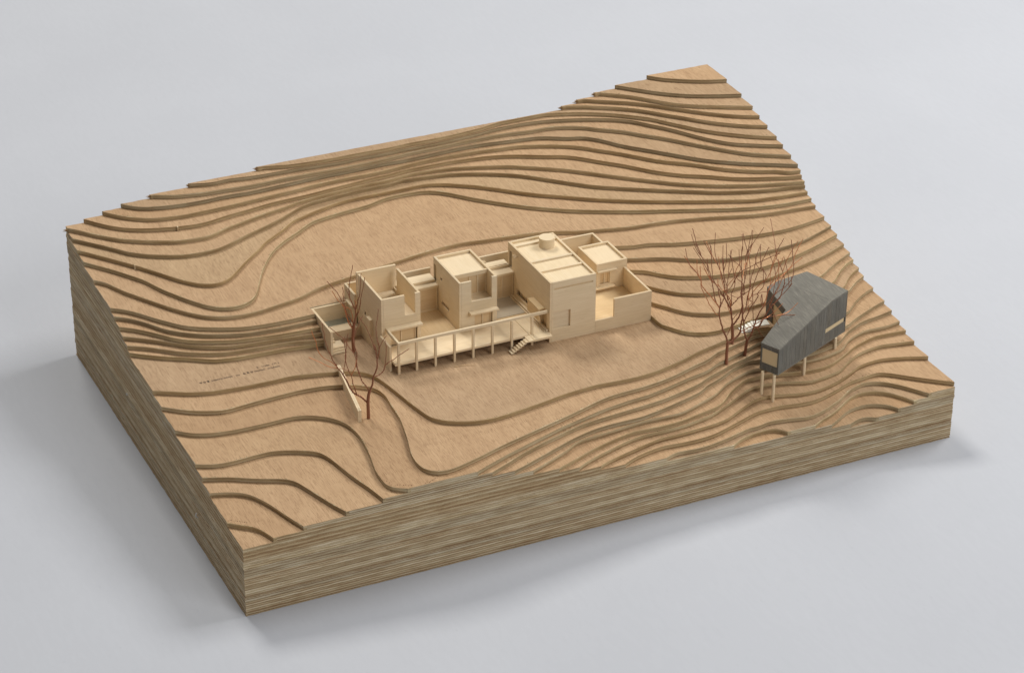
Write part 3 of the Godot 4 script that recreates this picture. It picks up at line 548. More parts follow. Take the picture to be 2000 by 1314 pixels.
func build_base() -> void:
	var base := thing("contour_base", "stack of brown plywood sheets cut as terraced hillside contours, under the pale model house", "landscape model", P(LEN / 2, DEP / 2, 0))
	var C := contours()
	var chip := FastNoiseLite.new()
	chip.frequency = 0.03
	for lv in range(-16, 30):
		var z1 := BASE0 + lv * STEP
		var z0 := z1 - STEP
		if lv == -16:
			z0 = 0.0
			z1 -= 0.1
		var sh := plate_outline(lv, C)
		var o: PackedVector2Array = sh[0]
		var cut: PackedByteArray = sh[1]
		var n := o.size()
		chip.seed = 900 + lv
		var gap: bool = lv in [-15, -11, -7, -3, 4, 10, 16]
		var by_top := PackedFloat32Array()
		var by_up := PackedFloat32Array()
		var by_low := PackedFloat32Array()
		for i in n:
			var t := 0.14 + rng.randf() * 0.1
			var d := 0.03 + rng.randf() * 0.05
			if cut[i] == 1:
				var q := chip.get_noise_2d(o[i].x * 1.3, o[i].y * 1.3)
				if q > 0.12 and rng.randf() < 0.42:
					t += rng.randf() * (0.4 + q * 1.0)
				elif rng.randf() < 0.03:
					t += rng.randf() * 0.8
			elif rng.randf() < 0.08:
				t += rng.randf() * 0.5
				d += rng.randf() * 0.2
			by_top.append(t)
			by_up.append(d)
			by_low.append((0.7 if gap else 0.2) + rng.randf() * 0.12)
		var top := inset(o, by_top)
		var upr := inset(o, by_up)
		var low := inset(o, by_low)
		var tone := rng.randf_range(0.88, 1.06)
		var warm := rng.randf_range(-0.035, 0.03)
		# face
		var m := MB.new()
		m.tint = Color(tone * (1.0 + warm), tone, tone * (1.0 - warm * 1.4))
		var off := Vector2(rng.randf(), rng.randf())
		var flip := -1.0 if rng.randf() < 0.5 else 1.0
		var lean := rng.randf_range(-0.03, 0.03)
		var uv := func(q: Vector2) -> Vector2: return off + Vector2((q.x + q.y * lean) * flip / 118.0, q.y / 170.0)
		var tr := Geometry2D.triangulate_polygon(top)
		for go in 4:
			# very sharp tips: ease the edge less until the outline no longer crosses itself
			if not tr.is_empty():
				break
			for i in n:
				by_top[i] *= 0.4 if go < 3 else 0.0
			top = inset(o, by_top)
			tr = Geometry2D.triangulate_polygon(top)
		if tr.is_empty():
			print("plate ", lv, " fell back, ", tr.size())
		for i in range(0, tr.size(), 3):
			var a := top[tr[i]]; var b := top[tr[i + 1]]; var c := top[tr[i + 2]]
			m.tri(Vector3(a.x, a.y, z1), Vector3(b.x, b.y, z1), Vector3(c.x, c.y, z1), Vector3(0, 0, 1), uv.call(a), uv.call(b), uv.call(c))
		# cut edge
		var e := MB.new()
		var f := MB.new()
		var et := rng.randf_range(0.8, 1.14)
		var ew := rng.randf_range(-0.06, 0.05)
		e.tint = Color(et * (1.0 + ew), et, et * (1.0 - ew * 1.5))
		f.tint = e.tint
		var v0 := rng.randf()
		var u := rng.randf()
		for i in n:
			var j := (i + 1) % n
			var l := (o[j] - o[i]).length() / 170.0
			var out := Vector3((o[j] - o[i]).y, -(o[j] - o[i]).x, 0)
			var g := f if cut[i] == 1 else e
			var rows := [[low, z0 + 0.02, 0.0], [upr, z0 + 0.35, 0.01], [upr, z1 - 0.22, 0.085], [top, z1, 0.093]]
			for k in 3:
				var ra: PackedVector2Array = rows[k][0]; var rb: PackedVector2Array = rows[k + 1][0]
				var za: float = rows[k][1]; var zb: float = rows[k + 1][1]
				var A := Vector3(ra[i].x, ra[i].y, za); var B := Vector3(ra[j].x, ra[j].y, za)
				var Cc := Vector3(rb[j].x, rb[j].y, zb); var D := Vector3(rb[i].x, rb[i].y, zb)
				var va: float = v0 + rows[k][2]; var vb: float = v0 + rows[k + 1][2]
				g.tri(A, B, Cc, out, Vector2(u, va), Vector2(u + l, va), Vector2(u + l, vb))
				g.tri(A, Cc, D, out, Vector2(u, va), Vector2(u + l, vb), Vector2(u, vb))
			u += l
		# slivers torn up along the cut, lying with the grain
		for i in n:
			if cut[i] != 1 or by_top[i] < 0.6 or rng.randf() > 0.5:
				continue
			var c0 := top[i] + Vector2(rng.randf_range(-0.3, 0.3), rng.randf_range(-0.1, 0.3))
			var c1 := c0 + Vector2(rng.randf_range(-0.25, 0.25), rng.randf_range(0.5, 1.6))
			var wd := Vector2(rng.randf_range(0.12, 0.26), 0)
			var up := z1 + rng.randf_range(0.1, 0.35)
			var dk := rng.randf_range(0.22, 0.75)
			e.tint = Color(dk, dk * 0.9, dk * 0.8)
			var A := Vector3(c0.x - wd.x, c0.y, z1); var B := Vector3(c0.x + wd.x, c0.y, z1)
			var T := Vector3(c0.x, c0.y, up); var Z := Vector3(c1.x, c1.y, z1 + 0.02)
			e.tri(A, B, T, Vector3(0, -1, 0)); e.tri(A, T, Z, Vector3(-1, 0, 1)); e.tri(B, T, Z, Vector3(1, 0, 1))
		if lv in [18, 22, 23, 24, 25, 26, 27]:
			# the far edge of these sheets tapers to a torn tip
			var s0 := o[0]
			e.tint = Color(1.7, 1.6, 1.5)
			for k in 2:
				var zl := z0 + 0.7 + k * 0.9
				var tip := Vector3(s0.x - rng.randf_range(1.6, 4.2), s0.y - rng.randf_range(0.1, 0.5), zl + 0.5)
				var A := Vector3(s0.x + 0.6, s0.y - 1.3, zl); var B := Vector3(s0.x + 0.6, s0.y + 0.2, zl)
				var A2 := A + Vector3(0, 0, 0.8); var B2 := B + Vector3(0, 0, 0.8)
				e.tri(A, tip, A2, Vector3(0, -1, 0)); e.tri(B, tip, B2, Vector3(0, 1, 0))
				e.tri(A2, B2, tip, Vector3(0, 0, 1)); e.tri(A, B, tip, Vector3(0, 0, -1))
		m.st.generate_normals()
		var mesh := m.st.commit()
		e.st.generate_normals()
		e.st.commit(mesh)
		mesh.surface_set_material(0, M.top)
		mesh.surface_set_material(1, M.edge)
		if lv > -7:
			f.st.generate_normals()
			f.st.commit(mesh)
			mesh.surface_set_material(2, M.riser)
		put("plywood_sheet", mesh, null, base)
	lettering(base)
	var sl := MB.new()
	wire_into(sl, PackedVector3Array([Vector3(190.0, 115.6, G + 0.3), Vector3(197.0, 114.4, G + 0.5), Vector3(204.1, 111.4, G + 0.3)]), 0.22, 0.14, 1, 5.0)
	# drill dots and dark knots seen on the sheets
	var spots := [[18.5, 193, 7], [29.7, 329.7, 18], [499.1, 313.2, 28], [468.9, 316.7, 27], [497, 298.7, 27], [499.6, 352.6, 29], [130.4, 94.8, 5], [80.8, 282.1, 16], [160.4, 310.4, 15], [31.6, 127, 6], [99.4, 13.4, 5], [100.2, 10.8, 5], [100.5, 8.1, 5], [102, 6.2, 5], [103.6, 6.5, 5], [105.1, 5.9, 5], [107, 4.6, 5], [108.2, 4.3, 5], [109.8, 3, 5], [111.4, 2.4, 5], [120.4, 1.4, 5], [121.6, 2.1, 5], [122.9, 1.3, 5], [123.9, 1.9, 5], [125.2, 2.4, 5], [126.6, 2.9, 5], [128.2, 4.2, 5], [129.1, 3.8, 5], [1.6, 28.9, 1], [3.1, 29.0, 1], [5, 27.3, 1], [6.2, 26.4, 1], [7.5, 25.6, 1], [8.5, 24.4, 1], [9.7, 23.5, 1], [10.8, 22.6, 1]]
	for sp in spots:
		var dm := MB.new()
		cyl_into(dm, sp[0], sp[1], BASE0 + sp[2] * STEP - 0.4, BASE0 + sp[2] * STEP + 0.04, 0.28 + rng.randf() * 0.16, 8)
		put("dark_speck", dm.done(), M.speck, base)
	for nb in [[28.8, 290.0, 16], [68.9, 316.2, 19]]:
		var bm := MB.new()
		box_into(bm, nb[0] - 0.5, nb[0] + 0.5, nb[1] - 0.4, nb[1] + 1.0, BASE0 + nb[2] * STEP - 2.9, BASE0 + nb[2] * STEP + 0.3)
		put("glued_chip", bm.done(), M.edge, base)
	put("wood_sliver", sl.done(), M.bass_court, base, "thin wood sliver lying on the terrace in front of the gallery")
	for q in [[85.6, 21.2, 4.0], [225.6, 35.8, 2.2]]:
		var w := MB.new()
		wire_into(w, spline(PackedVector3Array([Vector3(1.0, q[0], q[1]), Vector3(-0.8, q[0], q[1] + 0.3), Vector3(-1.7, q[0] - 0.5, q[1] + q[2] * 0.5), Vector3(-1.5, q[0] - 0.9, q[1] + q[2])]), 0.4), 0.6, 0.45, 1, 5.0)
		put("metal_pin", w.done(), M.steel, base, "small bent white metal pin in the side of the base")

func stroke_glyph(m: MB, x: float, y: float, s: float, strokes: Array) -> void:
	# strokes on a 10 x 10 grid, printed as thin flat bars
	for k in strokes:
		var a := Vector2(x + k[0] * s * 0.1, y + k[1] * s * 0.1)
		var b := Vector2(x + k[2] * s * 0.1, y + k[3] * s * 0.1)
		var t := (b - a).normalized()
		var nn := Vector2(-t.y, t.x) * 0.15
		a -= t * 0.06
		b += t * 0.06
		var z := G + 0.03
		m.quad(Vector3(a.x - nn.x, a.y - nn.y, z), Vector3(b.x - nn.x, b.y - nn.y, z), Vector3(b.x + nn.x, b.y + nn.y, z), Vector3(a.x + nn.x, a.y + nn.y, z), Vector3(0, 0, 1))

func latin(base: Node3D, what: String, x: float, y: float, width: float, tall: float) -> void:
	var t := TextMesh.new()
	var f := SystemFont.new()
	f.font_names = PackedStringArray(["Droid Sans"])
	f.font_weight = 700
	t.font = f
	t.text = what
	t.font_size = 64
	t.pixel_size = 0.001
	t.depth = 0.0
	t.horizontal_alignment = HORIZONTAL_ALIGNMENT_LEFT
	t.vertical_alignment = VERTICAL_ALIGNMENT_BOTTOM
	var bb := t.get_aabb()
	var o := MeshInstance3D.new()
	o.name = numbered("lettering", base)
	o.mesh = t
	o.material_override = M.ink
	o.set_meta("kind", "stuff")
	base.add_child(o, true)
	var sx := width * 0.001 / bb.size.x
	var sy := tall * 0.001 / bb.size.y
	o.transform = Transform3D(Basis(Vector3(sx, 0, 0), Vector3(0, 0, -sy), Vector3(0, 1, 0)), Vector3.ZERO)
	o.position = P(x, y, G + 0.03) - base.position - o.transform.basis * bb.position

func lettering(base: Node3D) -> void:
	var m := MB.new()
	var h := 2.1
	var y := 163.3
	# 守 白 堂
	stroke_glyph(m, 30.4, y, h, [[5, 10, 5, 9], [1, 8.5, 9, 8.5], [1, 8.5, 1, 7], [9, 8.5, 9, 7], [2, 5.5, 9, 5.5], [6.5, 7, 6.5, 0.5], [6.5, 0.5, 5, 1.2], [3.5, 3.8, 4.5, 2.4]])
	stroke_glyph(m, 32.9, y, h, [[5, 10, 4, 8.5], [2, 8, 8, 8], [2, 8, 2, 0.5], [8, 8, 8, 0.5], [2, 4.4, 8, 4.4], [2, 0.8, 8, 0.8]])
	stroke_glyph(m, 35.4, y, h, [[5, 10, 5, 8.5], [2.5, 9.6, 3.3, 8.6], [7.5, 9.6, 6.7, 8.6], [1, 8, 9, 8], [1, 8, 1, 6.8], [9, 8, 9, 6.8], [3, 6.6, 7, 6.6], [3, 5, 7, 5], [3, 6.6, 3, 5], [7, 6.6, 7, 5], [5, 4.6, 5, 0.6], [2, 2.8, 8, 2.8], [1, 0.5, 9, 0.5]])
	# 승 효 상
	stroke_glyph(m, 60.3, y, h, [[5, 10, 2, 7], [5, 10, 8, 7], [1, 5.6, 9, 5.6], [3, 4, 7, 4], [7, 4, 8, 2.2], [8, 2.2, 7, 0.4], [7, 0.4, 3, 0.4], [3, 0.4, 2, 2.2], [2, 2.2, 3, 4]])
	stroke_glyph(m, 62.9, y, h, [[4, 10, 6, 10], [1.5, 8.6, 8.5, 8.6], [3.5, 7.6, 6.5, 7.6], [6.5, 7.6, 6.5, 5], [6.5, 5, 3.5, 5], [3.5, 5, 3.5, 7.6], [3.5, 4, 3.5, 1.2], [6.5, 4, 6.5, 1.2], [1, 1, 9, 1]])
	stroke_glyph(m, 65.5, y, h, [[3.5, 10, 1, 6], [3.5, 9, 6, 6], [7.6, 10, 7.6, 5], [7.6, 7.6, 9.4, 7.6], [3, 4, 7, 4], [7, 4, 8, 2.2], [8, 2.2, 7, 0.4], [7, 0.4, 3, 0.4], [3, 0.4, 2, 2.2], [2, 2.2, 3, 4]])
	# the last sign of the upper line, between brackets
	stroke_glyph(m, 83.4, y + 4.2, h, [[1.5, 8.6, 8.5, 8.6], [5, 8.4, 2, 2], [5, 7, 8, 2]])
	put("lettering", m.done(), M.ink, base).set_meta("kind", "stuff")
	latin(base, "SUBACK-DANG", 38.6, y, 14.6, 1.7)
	latin(base, "by", 55.6, y - 0.3, 2.6, 1.9)
	latin(base, "SEUNG", 68.4, y, 7.2, 1.7)
	latin(base, "H-SANG", 77.6, y, 8.4, 1.7)
	latin(base, "S", 71.4, y + 4.2, 1.2, 1.7)
	latin(base, "1/200", 74.6, y + 4.2, 5.6, 1.7)
	latin(base, "(", 82.4, y + 4.0, 0.7, 2.2)
	latin(base, ")", 86.2, y + 4.0, 0.7, 2.2)

# ------------------------------------------------------------------ the house
func glazing(parent: Node3D, along: String, a0: float, a1: float, t: float, z0: float, z1: float, bars: Array) -> void:
	# a recessed tinted sheet with slim wooden bars a little in front of it
	var d := wall(parent, along, a0, a1, t, t + 0.6, z0, z1, [], "door_panel", M.bass_dark)
	for b in bars:
		if along == "x":
			block("mullion", d, M.bass, b - 0.35, b + 0.35, t - 0.75, t - 0.02, z0, z1, 0.05)
		else:
			block("mullion", d, M.bass, t - 0.75, t - 0.02, b - 0.35, b + 0.35, z0, z1, 0.05)

func bars_x(parent: Node3D, x0: float, x1: float, y0: float, z0: float, z1: float) -> void:
	block("rail", parent, M.bass, x0, x1, y0 - 0.7, y0 - 0.02, z0, z0 + 0.8, 0.05)
	block("rail", parent, M.bass, x0, x1, y0 - 0.7, y0 - 0.02, z1 - 0.8, z1, 0.05)

func stair(parent: Node3D, called: String, pts: Array) -> void:
	for k in pts:
		block(called, parent, M.bass, k[0], k[1], k[2], k[3], k[4], k[5], 0.08)

func build_house() -> void:
	var h := thing("model_house", "pale basswood model house of three tall blocks and courtyards with a long front gallery", "model house", P(230, 160, G))
	# --- open-topped block at the left
	wall(h, "y", 144.1, 184.4, 150.7, 152.2, G, TOP, [[171.2, 173.8, 89.3, 92.0]])
	wall(h, "y", 184.42, 186.5, 150.7, 152.2, G, 101.0)
	wall(h, "x", 150.7, 178.9, 186.6, 188.2, G, TOP)
	wall(h, "x", 152.3, 178.6, 144.1, 145.6, G, TOP, [[167.3, 174.9, 99.2, 200.0], [157.5, 176.3, F + 0.1, 88.9]])
	wall(h, "y", 145.7, 181.4, 177.1, 178.6, G, TOP)
	wall(h, "y", 181.42, 186.5, 177.1, 178.6, G, 97.5)
	block("roof_terrace", h, M.bass, 152.25, 177.05, 145.65, 186.5, 94.4, 96.0)
	block("canopy", h, M.bass, 153.4, 178.6, 139.8, 144.0, 91.6, 93.0)
	block("wall_niche", h, M.bass, 148.3, 150.65, 159.2, 165.4, 80.6, 92.4)
	glazing(h, "x", 157.3, 176.4, 146.6, F, 89.2, [157.9, 165.4, 175.4])
	# --- middle block
	wall(h, "y", 144.1, 187.2, 206.7, 208.2, G, TOP, [[172.4, 175.6, 102.5, 104.3], [161.2, 173.5, 84.9, 87.6], [182.4, 186.3, 97.0, 109.6]])
	block("window", h, M.bass_dark, 208.25, 208.9, 160.4, 174.3, 84.2, 88.3)
	block("window", h, M.bass_dark, 208.25, 208.9, 171.8, 176.2, 101.9, 104.9)
	wall(h, "y", 145.7, 187.2, 232.7, 234.2, G, TOP)
	wall(h, "x", 208.3, 234.2, 144.1, 145.6, G, TOP, [[215.4, 230.5, 98.9, 200.0], [217.8, 231.0, F + 0.1, 88.2]])
	wall(h, "x", 208.3, 232.6, 185.7, 187.2, G, TOP)
	var roof := block("roof", h, M.bass, 208.25, 232.65, 157.8, 185.6, 111.1, 112.5)
	block("roof_edge", roof, M.bass, 208.25, 232.65, 156.5, 157.75, 111.1, 113.9)
	block("roof_terrace", h, M.bass, 208.25, 232.65, 145.65, 158.4, 94.6, 96.0)
	glazing(h, "x", 208.25, 232.6, 158.5, 96.0, 111.0, [208.9, 220.3, 226.2, 232.2])
	bars_x(h, 208.3, 232.6, 158.5, 96.0, 111.0)
	block("canopy", h, M.bass, 213.3, 233.9, 139.8, 144.0, 90.7, 91.8)
	glazing(h, "x", 217.5, 231.3, 146.6, F, 88.4, [218.2, 224.4, 230.5])
	var sc := MB.new()
	box_into(sc, 234.25, 237.6, 169.3, 169.8, 110.9, 112.3, 0.05)
	box_into(sc, 234.25, 237.6, 171.2, 171.7, 110.9, 112.3, 0.05)
	box_into(sc, 234.25, 237.6, 169.85, 171.15, 110.9, 111.3, 0.05)
	put("roof_spout", sc.done(), M.bass, h)
	# --- tall block with the round roof light
	wall(h, "y", 119.3, 185.7, 261.5, 263.1, G, 114.8, [[179.6, 183.5, 97.2, 109.6], [133.4, 171.5, 81.0, 85.8], [124.0, 132.8, F + 0.2, 89.6]])
	wall(h, "x", 263.2, 295.6, 119.3, 120.9, G, 114.8, [[264.6, 293.4, 108.9, 110.1], [264.2, 276.9, 79.2, 92.0]])
	wall(h, "y", 121.0, 185.7, 294.0, 295.6, G, 114.8)
	wall(h, "x", 263.2, 293.9, 184.1, 185.7, G, 114.8)
	block("window", h, M.bass, 263.4, 277.6, 121.0, 121.8, 78.4, 92.8)
	block("window", h, M.bass_dark, 264.65, 293.35, 119.95, 120.85, 108.95, 110.05)
	var tall := block("roof", h, M.bass, 263.15, 293.95, 120.95, 184.05, 112.0, 113.2)
	for y in [178.5, 152.7, 138.0]:
		block("roof_beam", tall, M.bass, 263.15, 293.95, y - 0.95, y + 0.95, 113.22, 114.5)
	var ch := MB.new()
	cyl_into(ch, 284.0, 171.6, 113.2, 120.2, 5.35, 40)
	put("roof_light", ch.done(), M.bass, tall)
	sc = MB.new()
	box_into(sc, 258.6, 261.45, 169.9, 170.4, 109.9, 111.3, 0.05)
	box_into(sc, 258.6, 261.45, 171.9, 172.4, 109.9, 111.3, 0.05)
	put("roof_spout", sc.done(), M.bass, h)
	glazing(h, "y", 124.0, 132.8, 263.3, F, 89.8, [])
	glazing(h, "y", 133.0, 172.0, 264.0, 80.4, 86.4, [140.0, 147.0, 154.0, 161.0, 168.0])
	var hood := block("side_hood", h, M.bass_raw, 256.8, 261.45, 126.8, 144.2, 91.5, 92.5)
	block("hood_side", hood, M.bass_raw, 256.8, 257.7, 126.8, 144.2, 83.5, 91.45)
	block("sill", h, M.bass, 259.7, 261.45, 121.0, 175.6, 77.9, 79.1)
	block("sill", h, M.bass, 258.4, 259.3, 121.0, 175.6, 77.9, 78.4)
	# --- link and courtyard between left and middle blocks
	block("courtyard_floor", h, M.bass_raw, 178.7, 206.6, 144.2, 180.5, 76.3, 77.8)
	glazing(h, "x", 178.7, 206.6, 180.2, 77.8, 95.3, [180.4, 182.2, 205.8])
	bars_x(h, 178.7, 206.6, 180.2, 77.8, 95.2)
	block("link_roof", h, M.bass, 178.7, 206.6, 178.9, 184.2, 95.3, 96.7)
	block("link_roof", h, M.bass, 178.7, 206.6, 184.25, 194.0, 95.4, 98.5)
	wall(h, "x", 181.0, 210.4, 201.0, 202.5, 74.0, 98.5)
	# --- link and courtyard between middle and tall blocks
	block("courtyard_floor", h, M.bass_raw, 234.3, 261.4, 144.2, 177.0, 76.3, 77.6)
	block("grey_paving", h, M.paper, 234.35, 258.3, 150.8, 175.9, 77.6, 77.9, 0.02)
	glazing(h, "x", 234.3, 261.4, 176.8, 77.7, 95.4, [236.0, 252.7, 260.8])
	bars_x(h, 234.3, 261.4, 176.8, 77.7, 95.3)
	block("link_roof", h, M.bass, 234.3, 261.4, 175.2, 183.5, 95.4, 96.7)
	block("link_roof", h, M.bass, 234.3, 261.4, 183.55, 192.0, 95.5, 98.5)
	block("roof_edge", h, M.bass, 234.3, 260.4, 184.6, 185.3, 98.5, 99.0, 0.05)
	wall(h, "x", 234.5, 272.0, 200.6, 202.1, 74.0, 98.6)
	# --- front gallery: deck on posts, edge beam, stair
	block("deck", h, M.bass, 150.9, 247.6, 121.9, 144.05, 76.1, F)
	block("deck", h, M.bass, 247.7, 261.4, 114.2, 144.05, 76.2, 77.75)
	var posts := [153.6, 166.2, 179.6, 193.2, 206.7, 220.6, 234.8, 249.6]
	for x in posts:
		var y: float = 123.4 - (x - 153.6) * 0.006
		block("post", h, M.bass, x - 0.75, x + 0.75, y - 1.85, y - 0.35, G, 91.15, 0.03)
	block("gallery_beam", h, M.bass, 152.9, 261.4, 121.6, 123.2, 91.2, 93.1, 0.2)
	block("gallery_beam", h, M.bass, 152.9, 154.5, 123.3, 139.75, 91.2, 93.1, 0.2)
	block("gallery_beam", h, M.bass, 154.6, 163.4, 126.6, 127.6, 88.4, 89.2, 0.1)
	wall(h, "y", 127.5, 143.9, 149.3, 150.8, G, 88.1)
	var steps := []
	for k in 7:
		var zz := 70.3 + k * 1.02
		steps.append([231.2 + k * 1.75, 233.4 + k * 1.75, 114.4, 119.4, zz, zz + 0.55])
	for k in 6:
		var zz := 70.3 + k * 1.02
		steps.append([232.97 + k * 1.75, 233.4 + k * 1.75, 114.45, 119.35, zz + 0.55, zz + 1.02])
	stair(h, "stair_step", steps)
	block("stair_landing", h, M.bass, 243.9, 248.8, 114.3, 121.8, 76.4, 77.4)
	# --- walled court and small cube at the right
	wall(h, "x", 295.7, 338.1, 119.3, 120.8, G, 92.3, [[295.0, 309.8, 78.6, 200.0]])
	wall(h, "y", 120.9, 158.3, 336.6, 338.1, G, 92.3)
	block("court_floor", h, M.bass_court, 295.7, 336.5, 120.9, 158.4, 76.4, 77.9)
	wall(h, "x", 316.0, 339.4, 158.5, 160.0, G, 98.2, [[318.5, 326.2, 82.0, 90.4]])
	wall(h, "y", 160.1, 187.8, 316.0, 317.5, G, 98.2)
	wall(h, "y", 160.1, 187.8, 337.9, 339.4, G, 98.2)
	wall(h, "x", 317.6, 337.8, 186.3, 187.8, G, 98.2)
	block("roof", h, M.bass, 317.55, 337.85, 160.05, 186.25, 95.2, 96.5)
	block("canopy", h, M.bass, 316.1, 331.0, 156.4, 158.4, 92.1, 93.1)
	block("door_step", h, M.bass, 310.0, 329.0, 154.9, 158.4, 80.2, 81.3)
	glazing(h, "x", 318.3, 326.4, 160.3, 81.8, 90.6, [319.0, 322.4, 325.8])
	wall(h, "x", 295.7, 315.9, 162.0, 163.5, G, 90.0)
	wall(h, "x", 295.7, 336.0, 203.0, 204.5, 74.0, 97.6)
	wall(h, "y", 187.9, 202.9, 334.5, 336.0, 74.0, 97.6)
	block("courtyard_floor", h, M.bass_raw, 295.7, 334.4, 163.6, 202.9, 82.0, 83.5)
	# --- water court and steps at the far left
	wall(h, "y", 163.2, 199.5, 122.1, 123.6, G, 87.3)
	wall(h, "x", 123.7, 156.0, 198.0, 199.5, G, 87.3)
	block("pool_water", h, M.water, 123.7, 150.6, 189.5, 197.9, 74.8, 75.8, 0.02)
	block("pool_ledge", h, M.bass, 123.7, 150.6, 180.8, 189.4, G, 76.4)
	var st := []
	for k in 3:
		st.append([123.7, 133.3, 163.3 + k * 1.5, 166.3 + k * 1.5, G + 0.1 + k * 1.05, G + 0.1 + (k + 1) * 1.05])
	st.append([123.7, 133.3, 167.9, 175.2, 71.0, 73.0])
	for k in 3:
		st.append([123.7, 129.0, 173.4 + k * 1.6, 176.6 + k * 1.6, 73.05 + k * 1.05, 73.05 + (k + 1) * 1.05])
	stair(h, "stair_step", st)
	block("canopy", h, M.bass, 146.4, 150.6, 187.6, 197.9, 88.4, 89.6)
	wall(h, "y", 186.2, 202.7, 148.3, 149.8, 74.0, 98.4)
	wall(h, "x", 148.3, 176.0, 202.8, 204.3, 74.0, 98.4)
	block("courtyard_floor", h, M.bass_raw, 149.9, 180.0, 188.4, 202.7, 82.0, 83.5)

# ------------------------------------------------------------------ the grey pavilion
func build_pavilion() -> void:
	var o := Vector2(385.0, 27.5)
	var uu := Vector2(0.9075, 0.42)
	var vv := Vector2(-0.42, 0.9075)
	var h := thing("model_pavilion", "dark grey stained wooden model pavilion raised on four pale dowel legs", "model pavilion", P(420, 60, 48.8))
	var at := func(s: float, v: float) -> Vector2: return o + uu * s + vv * v
	var zs := func(s: float) -> float: return 82.8 + 0.2 * minf(s, 60.5)
	var b := 64.5
	# roof in two boards
	var k_back := 36.8 + (46.6 - 36.8) * (84.0 - 60.5) / (84.0 - 50.9)
	var plan := [[0, 0], [60.4, 0], [60.4, k_back], [50.9, 46.6], [36.5, 21], [0, 14.7]]
	var flat := [[60.5, 0], [79.2, 0], [84.0, 36.8], [60.5, k_back]]
	for pl in [plan, flat]:
		var pts := []; var lo := []; var hi := []
		for q in pl:
			pts.append(at.call(q[0], q[1]))
			hi.append(zs.call(q[0]))
			lo.append(zs.call(q[0]) - 1.3)
		var m := MB.new()
		prism_into(m, pts, lo, hi)
		put("roof_board", m.done(), M.grey, h)
	# side walls, upright boards
	var ring := [[0, 0], [79.2, 0], [84.0, 36.8], [50.9, 46.6], [36.5, 21], [0, 14.7]]
	var side := func(i: int, cuts: Array) -> void:
		# cuts: [from, to (share of the side), low, high (mm under the roof or over the floor)]
		var p: Vector2 = at.call(ring[i][0], ring[i][1])
		var q: Vector2 = at.call(ring[(i + 1) % 6][0], ring[(i + 1) % 6][1])
		var e := (q - p)
		var nn := Vector2(e.y, -e.x).normalized()
		var fs := [0.0, 1.0]
		if i == 0:
			fs.append(60.5 / 79.2)
		for c in cuts:
			fs.append(c[0]); fs.append(c[1])
		var boards := maxi(2, int(e.length() / 4.6))
		for k in range(1, boards):
			var f := (k + rng.randf_range(-0.25, 0.25)) / boards
			var free := true
			for fq in fs:
				if absf(fq - f) * e.length() < 1.2:
					free = false
			if free:
				fs.append(f)
		fs.sort()
		for k in fs.size() - 1:
			var m := MB.new()
			m.tint = shade() * rng.randf_range(0.78, 0.95)
			var f0: float = fs[k]; var f1: float = fs[k + 1]
			if f1 - f0 < 0.001:
				continue
			var s0: float = lerpf(ring[i][0], ring[(i + 1) % 6][0], f0); var s1: float = lerpf(ring[i][0], ring[(i + 1) % 6][0], f1)
			var t0: float = zs.call(s0) - 1.32; var t1: float = zs.call(s1) - 1.32
			var bands := [[b, b, t0, t1]]
			for c in cuts:
				if f0 >= c[0] - 0.001 and f1 <= c[1] + 0.001:
					var c0: float = c[3] if c[3] > 0 else t0 + c[3]
					var c1: float = c[3] if c[3] > 0 else t1 + c[3]
					bands = [[b, b, c[2], c[2]], [c0, c1, t0, t1]]
			for d in bands:
				var gp := e.normalized() * 0.07
				var P0 := p + e * f0 + gp; var P1 := p + e * f1 - gp
				var I0 := P0 - nn * 1.2; var I1 := P1 - nn * 1.2
				prism_into(m, [P0, P1, I1, I0], [d[0], d[1], d[1], d[0]], [d[2], d[3], d[3], d[2]])
			put("side_board", m.done(), M.grey, h)
	var pane := func(i: int, f0: float, f1: float, z0: float, z1: float, z1b: float, dep: float) -> void:
		var p: Vector2 = at.call(ring[i][0], ring[i][1])
		var q: Vector2 = at.call(ring[(i + 1) % 6][0], ring[(i + 1) % 6][1])
		var e := (q - p)
		var nn := Vector2(e.y, -e.x).normalized()
		var m := MB.new()
		prism_into(m, [p + e * f0 - nn * dep, p + e * f1 - nn * dep, p + e * f1 - nn * (dep + 0.5), p + e * f0 - nn * (dep + 0.5)], [z0, z0, z0, z0], [z1, z1b, z1b, z1])
		put("window", m.done(), M.cream, h)
	side.call(0, [[0.69, 0.985, 71.6, 75.2]])
	pane.call(0, 0.6, 0.98, 70.5, 76.5, 76.5, 0.7)
	side.call(1, [[0.02, 0.06, 71.6, 75.2]])
	side.call(2, [])
	side.call(3, [[0.33, 0.92, 67.6, -4.4]])
	pane.call(3, 0.3, 0.94, 66.5, 87.6, 84.6, 0.8)
	side.call(4, [])
	side.call(5, [[0.05, 0.95, 68.5, -2.1]])
	pane.call(5, 0.03, 0.97, 67.8, 80.6, 80.6, 0.35)
	var fl := MB.new()
	var fp := []
	for q in ring:
		fp.append(at.call(q[0], q[1]))
	prism_into(fl, fp, [b - 0.1, b - 0.1, b - 0.1, b - 0.1, b - 0.1, b - 0.1], [b - 1.2, b - 1.2, b - 1.2, b - 1.2, b - 1.2, b - 1.2])
	put("floor_board", fl.done(), M.grey, h)
	for q in [[378.6, 36.4, 45.8], [383.4, 29.4, 42.8], [414.6, 42.6, 48.8], [446.6, 56.0, 54.8]]:
		var m := MB.new()
		cyl_into(m, q[0], q[1], q[2] - 0.5, b - 1.2, 1.1, 16)
		put("leg", m.done(), M.dowel, h)
	# entrance bridge and steps of white card
	var a0 := Vector2(394.9, 83.0)
	var dr := Vector2(0.985, -0.17)
	var sd := Vector2(-0.17, -0.985)
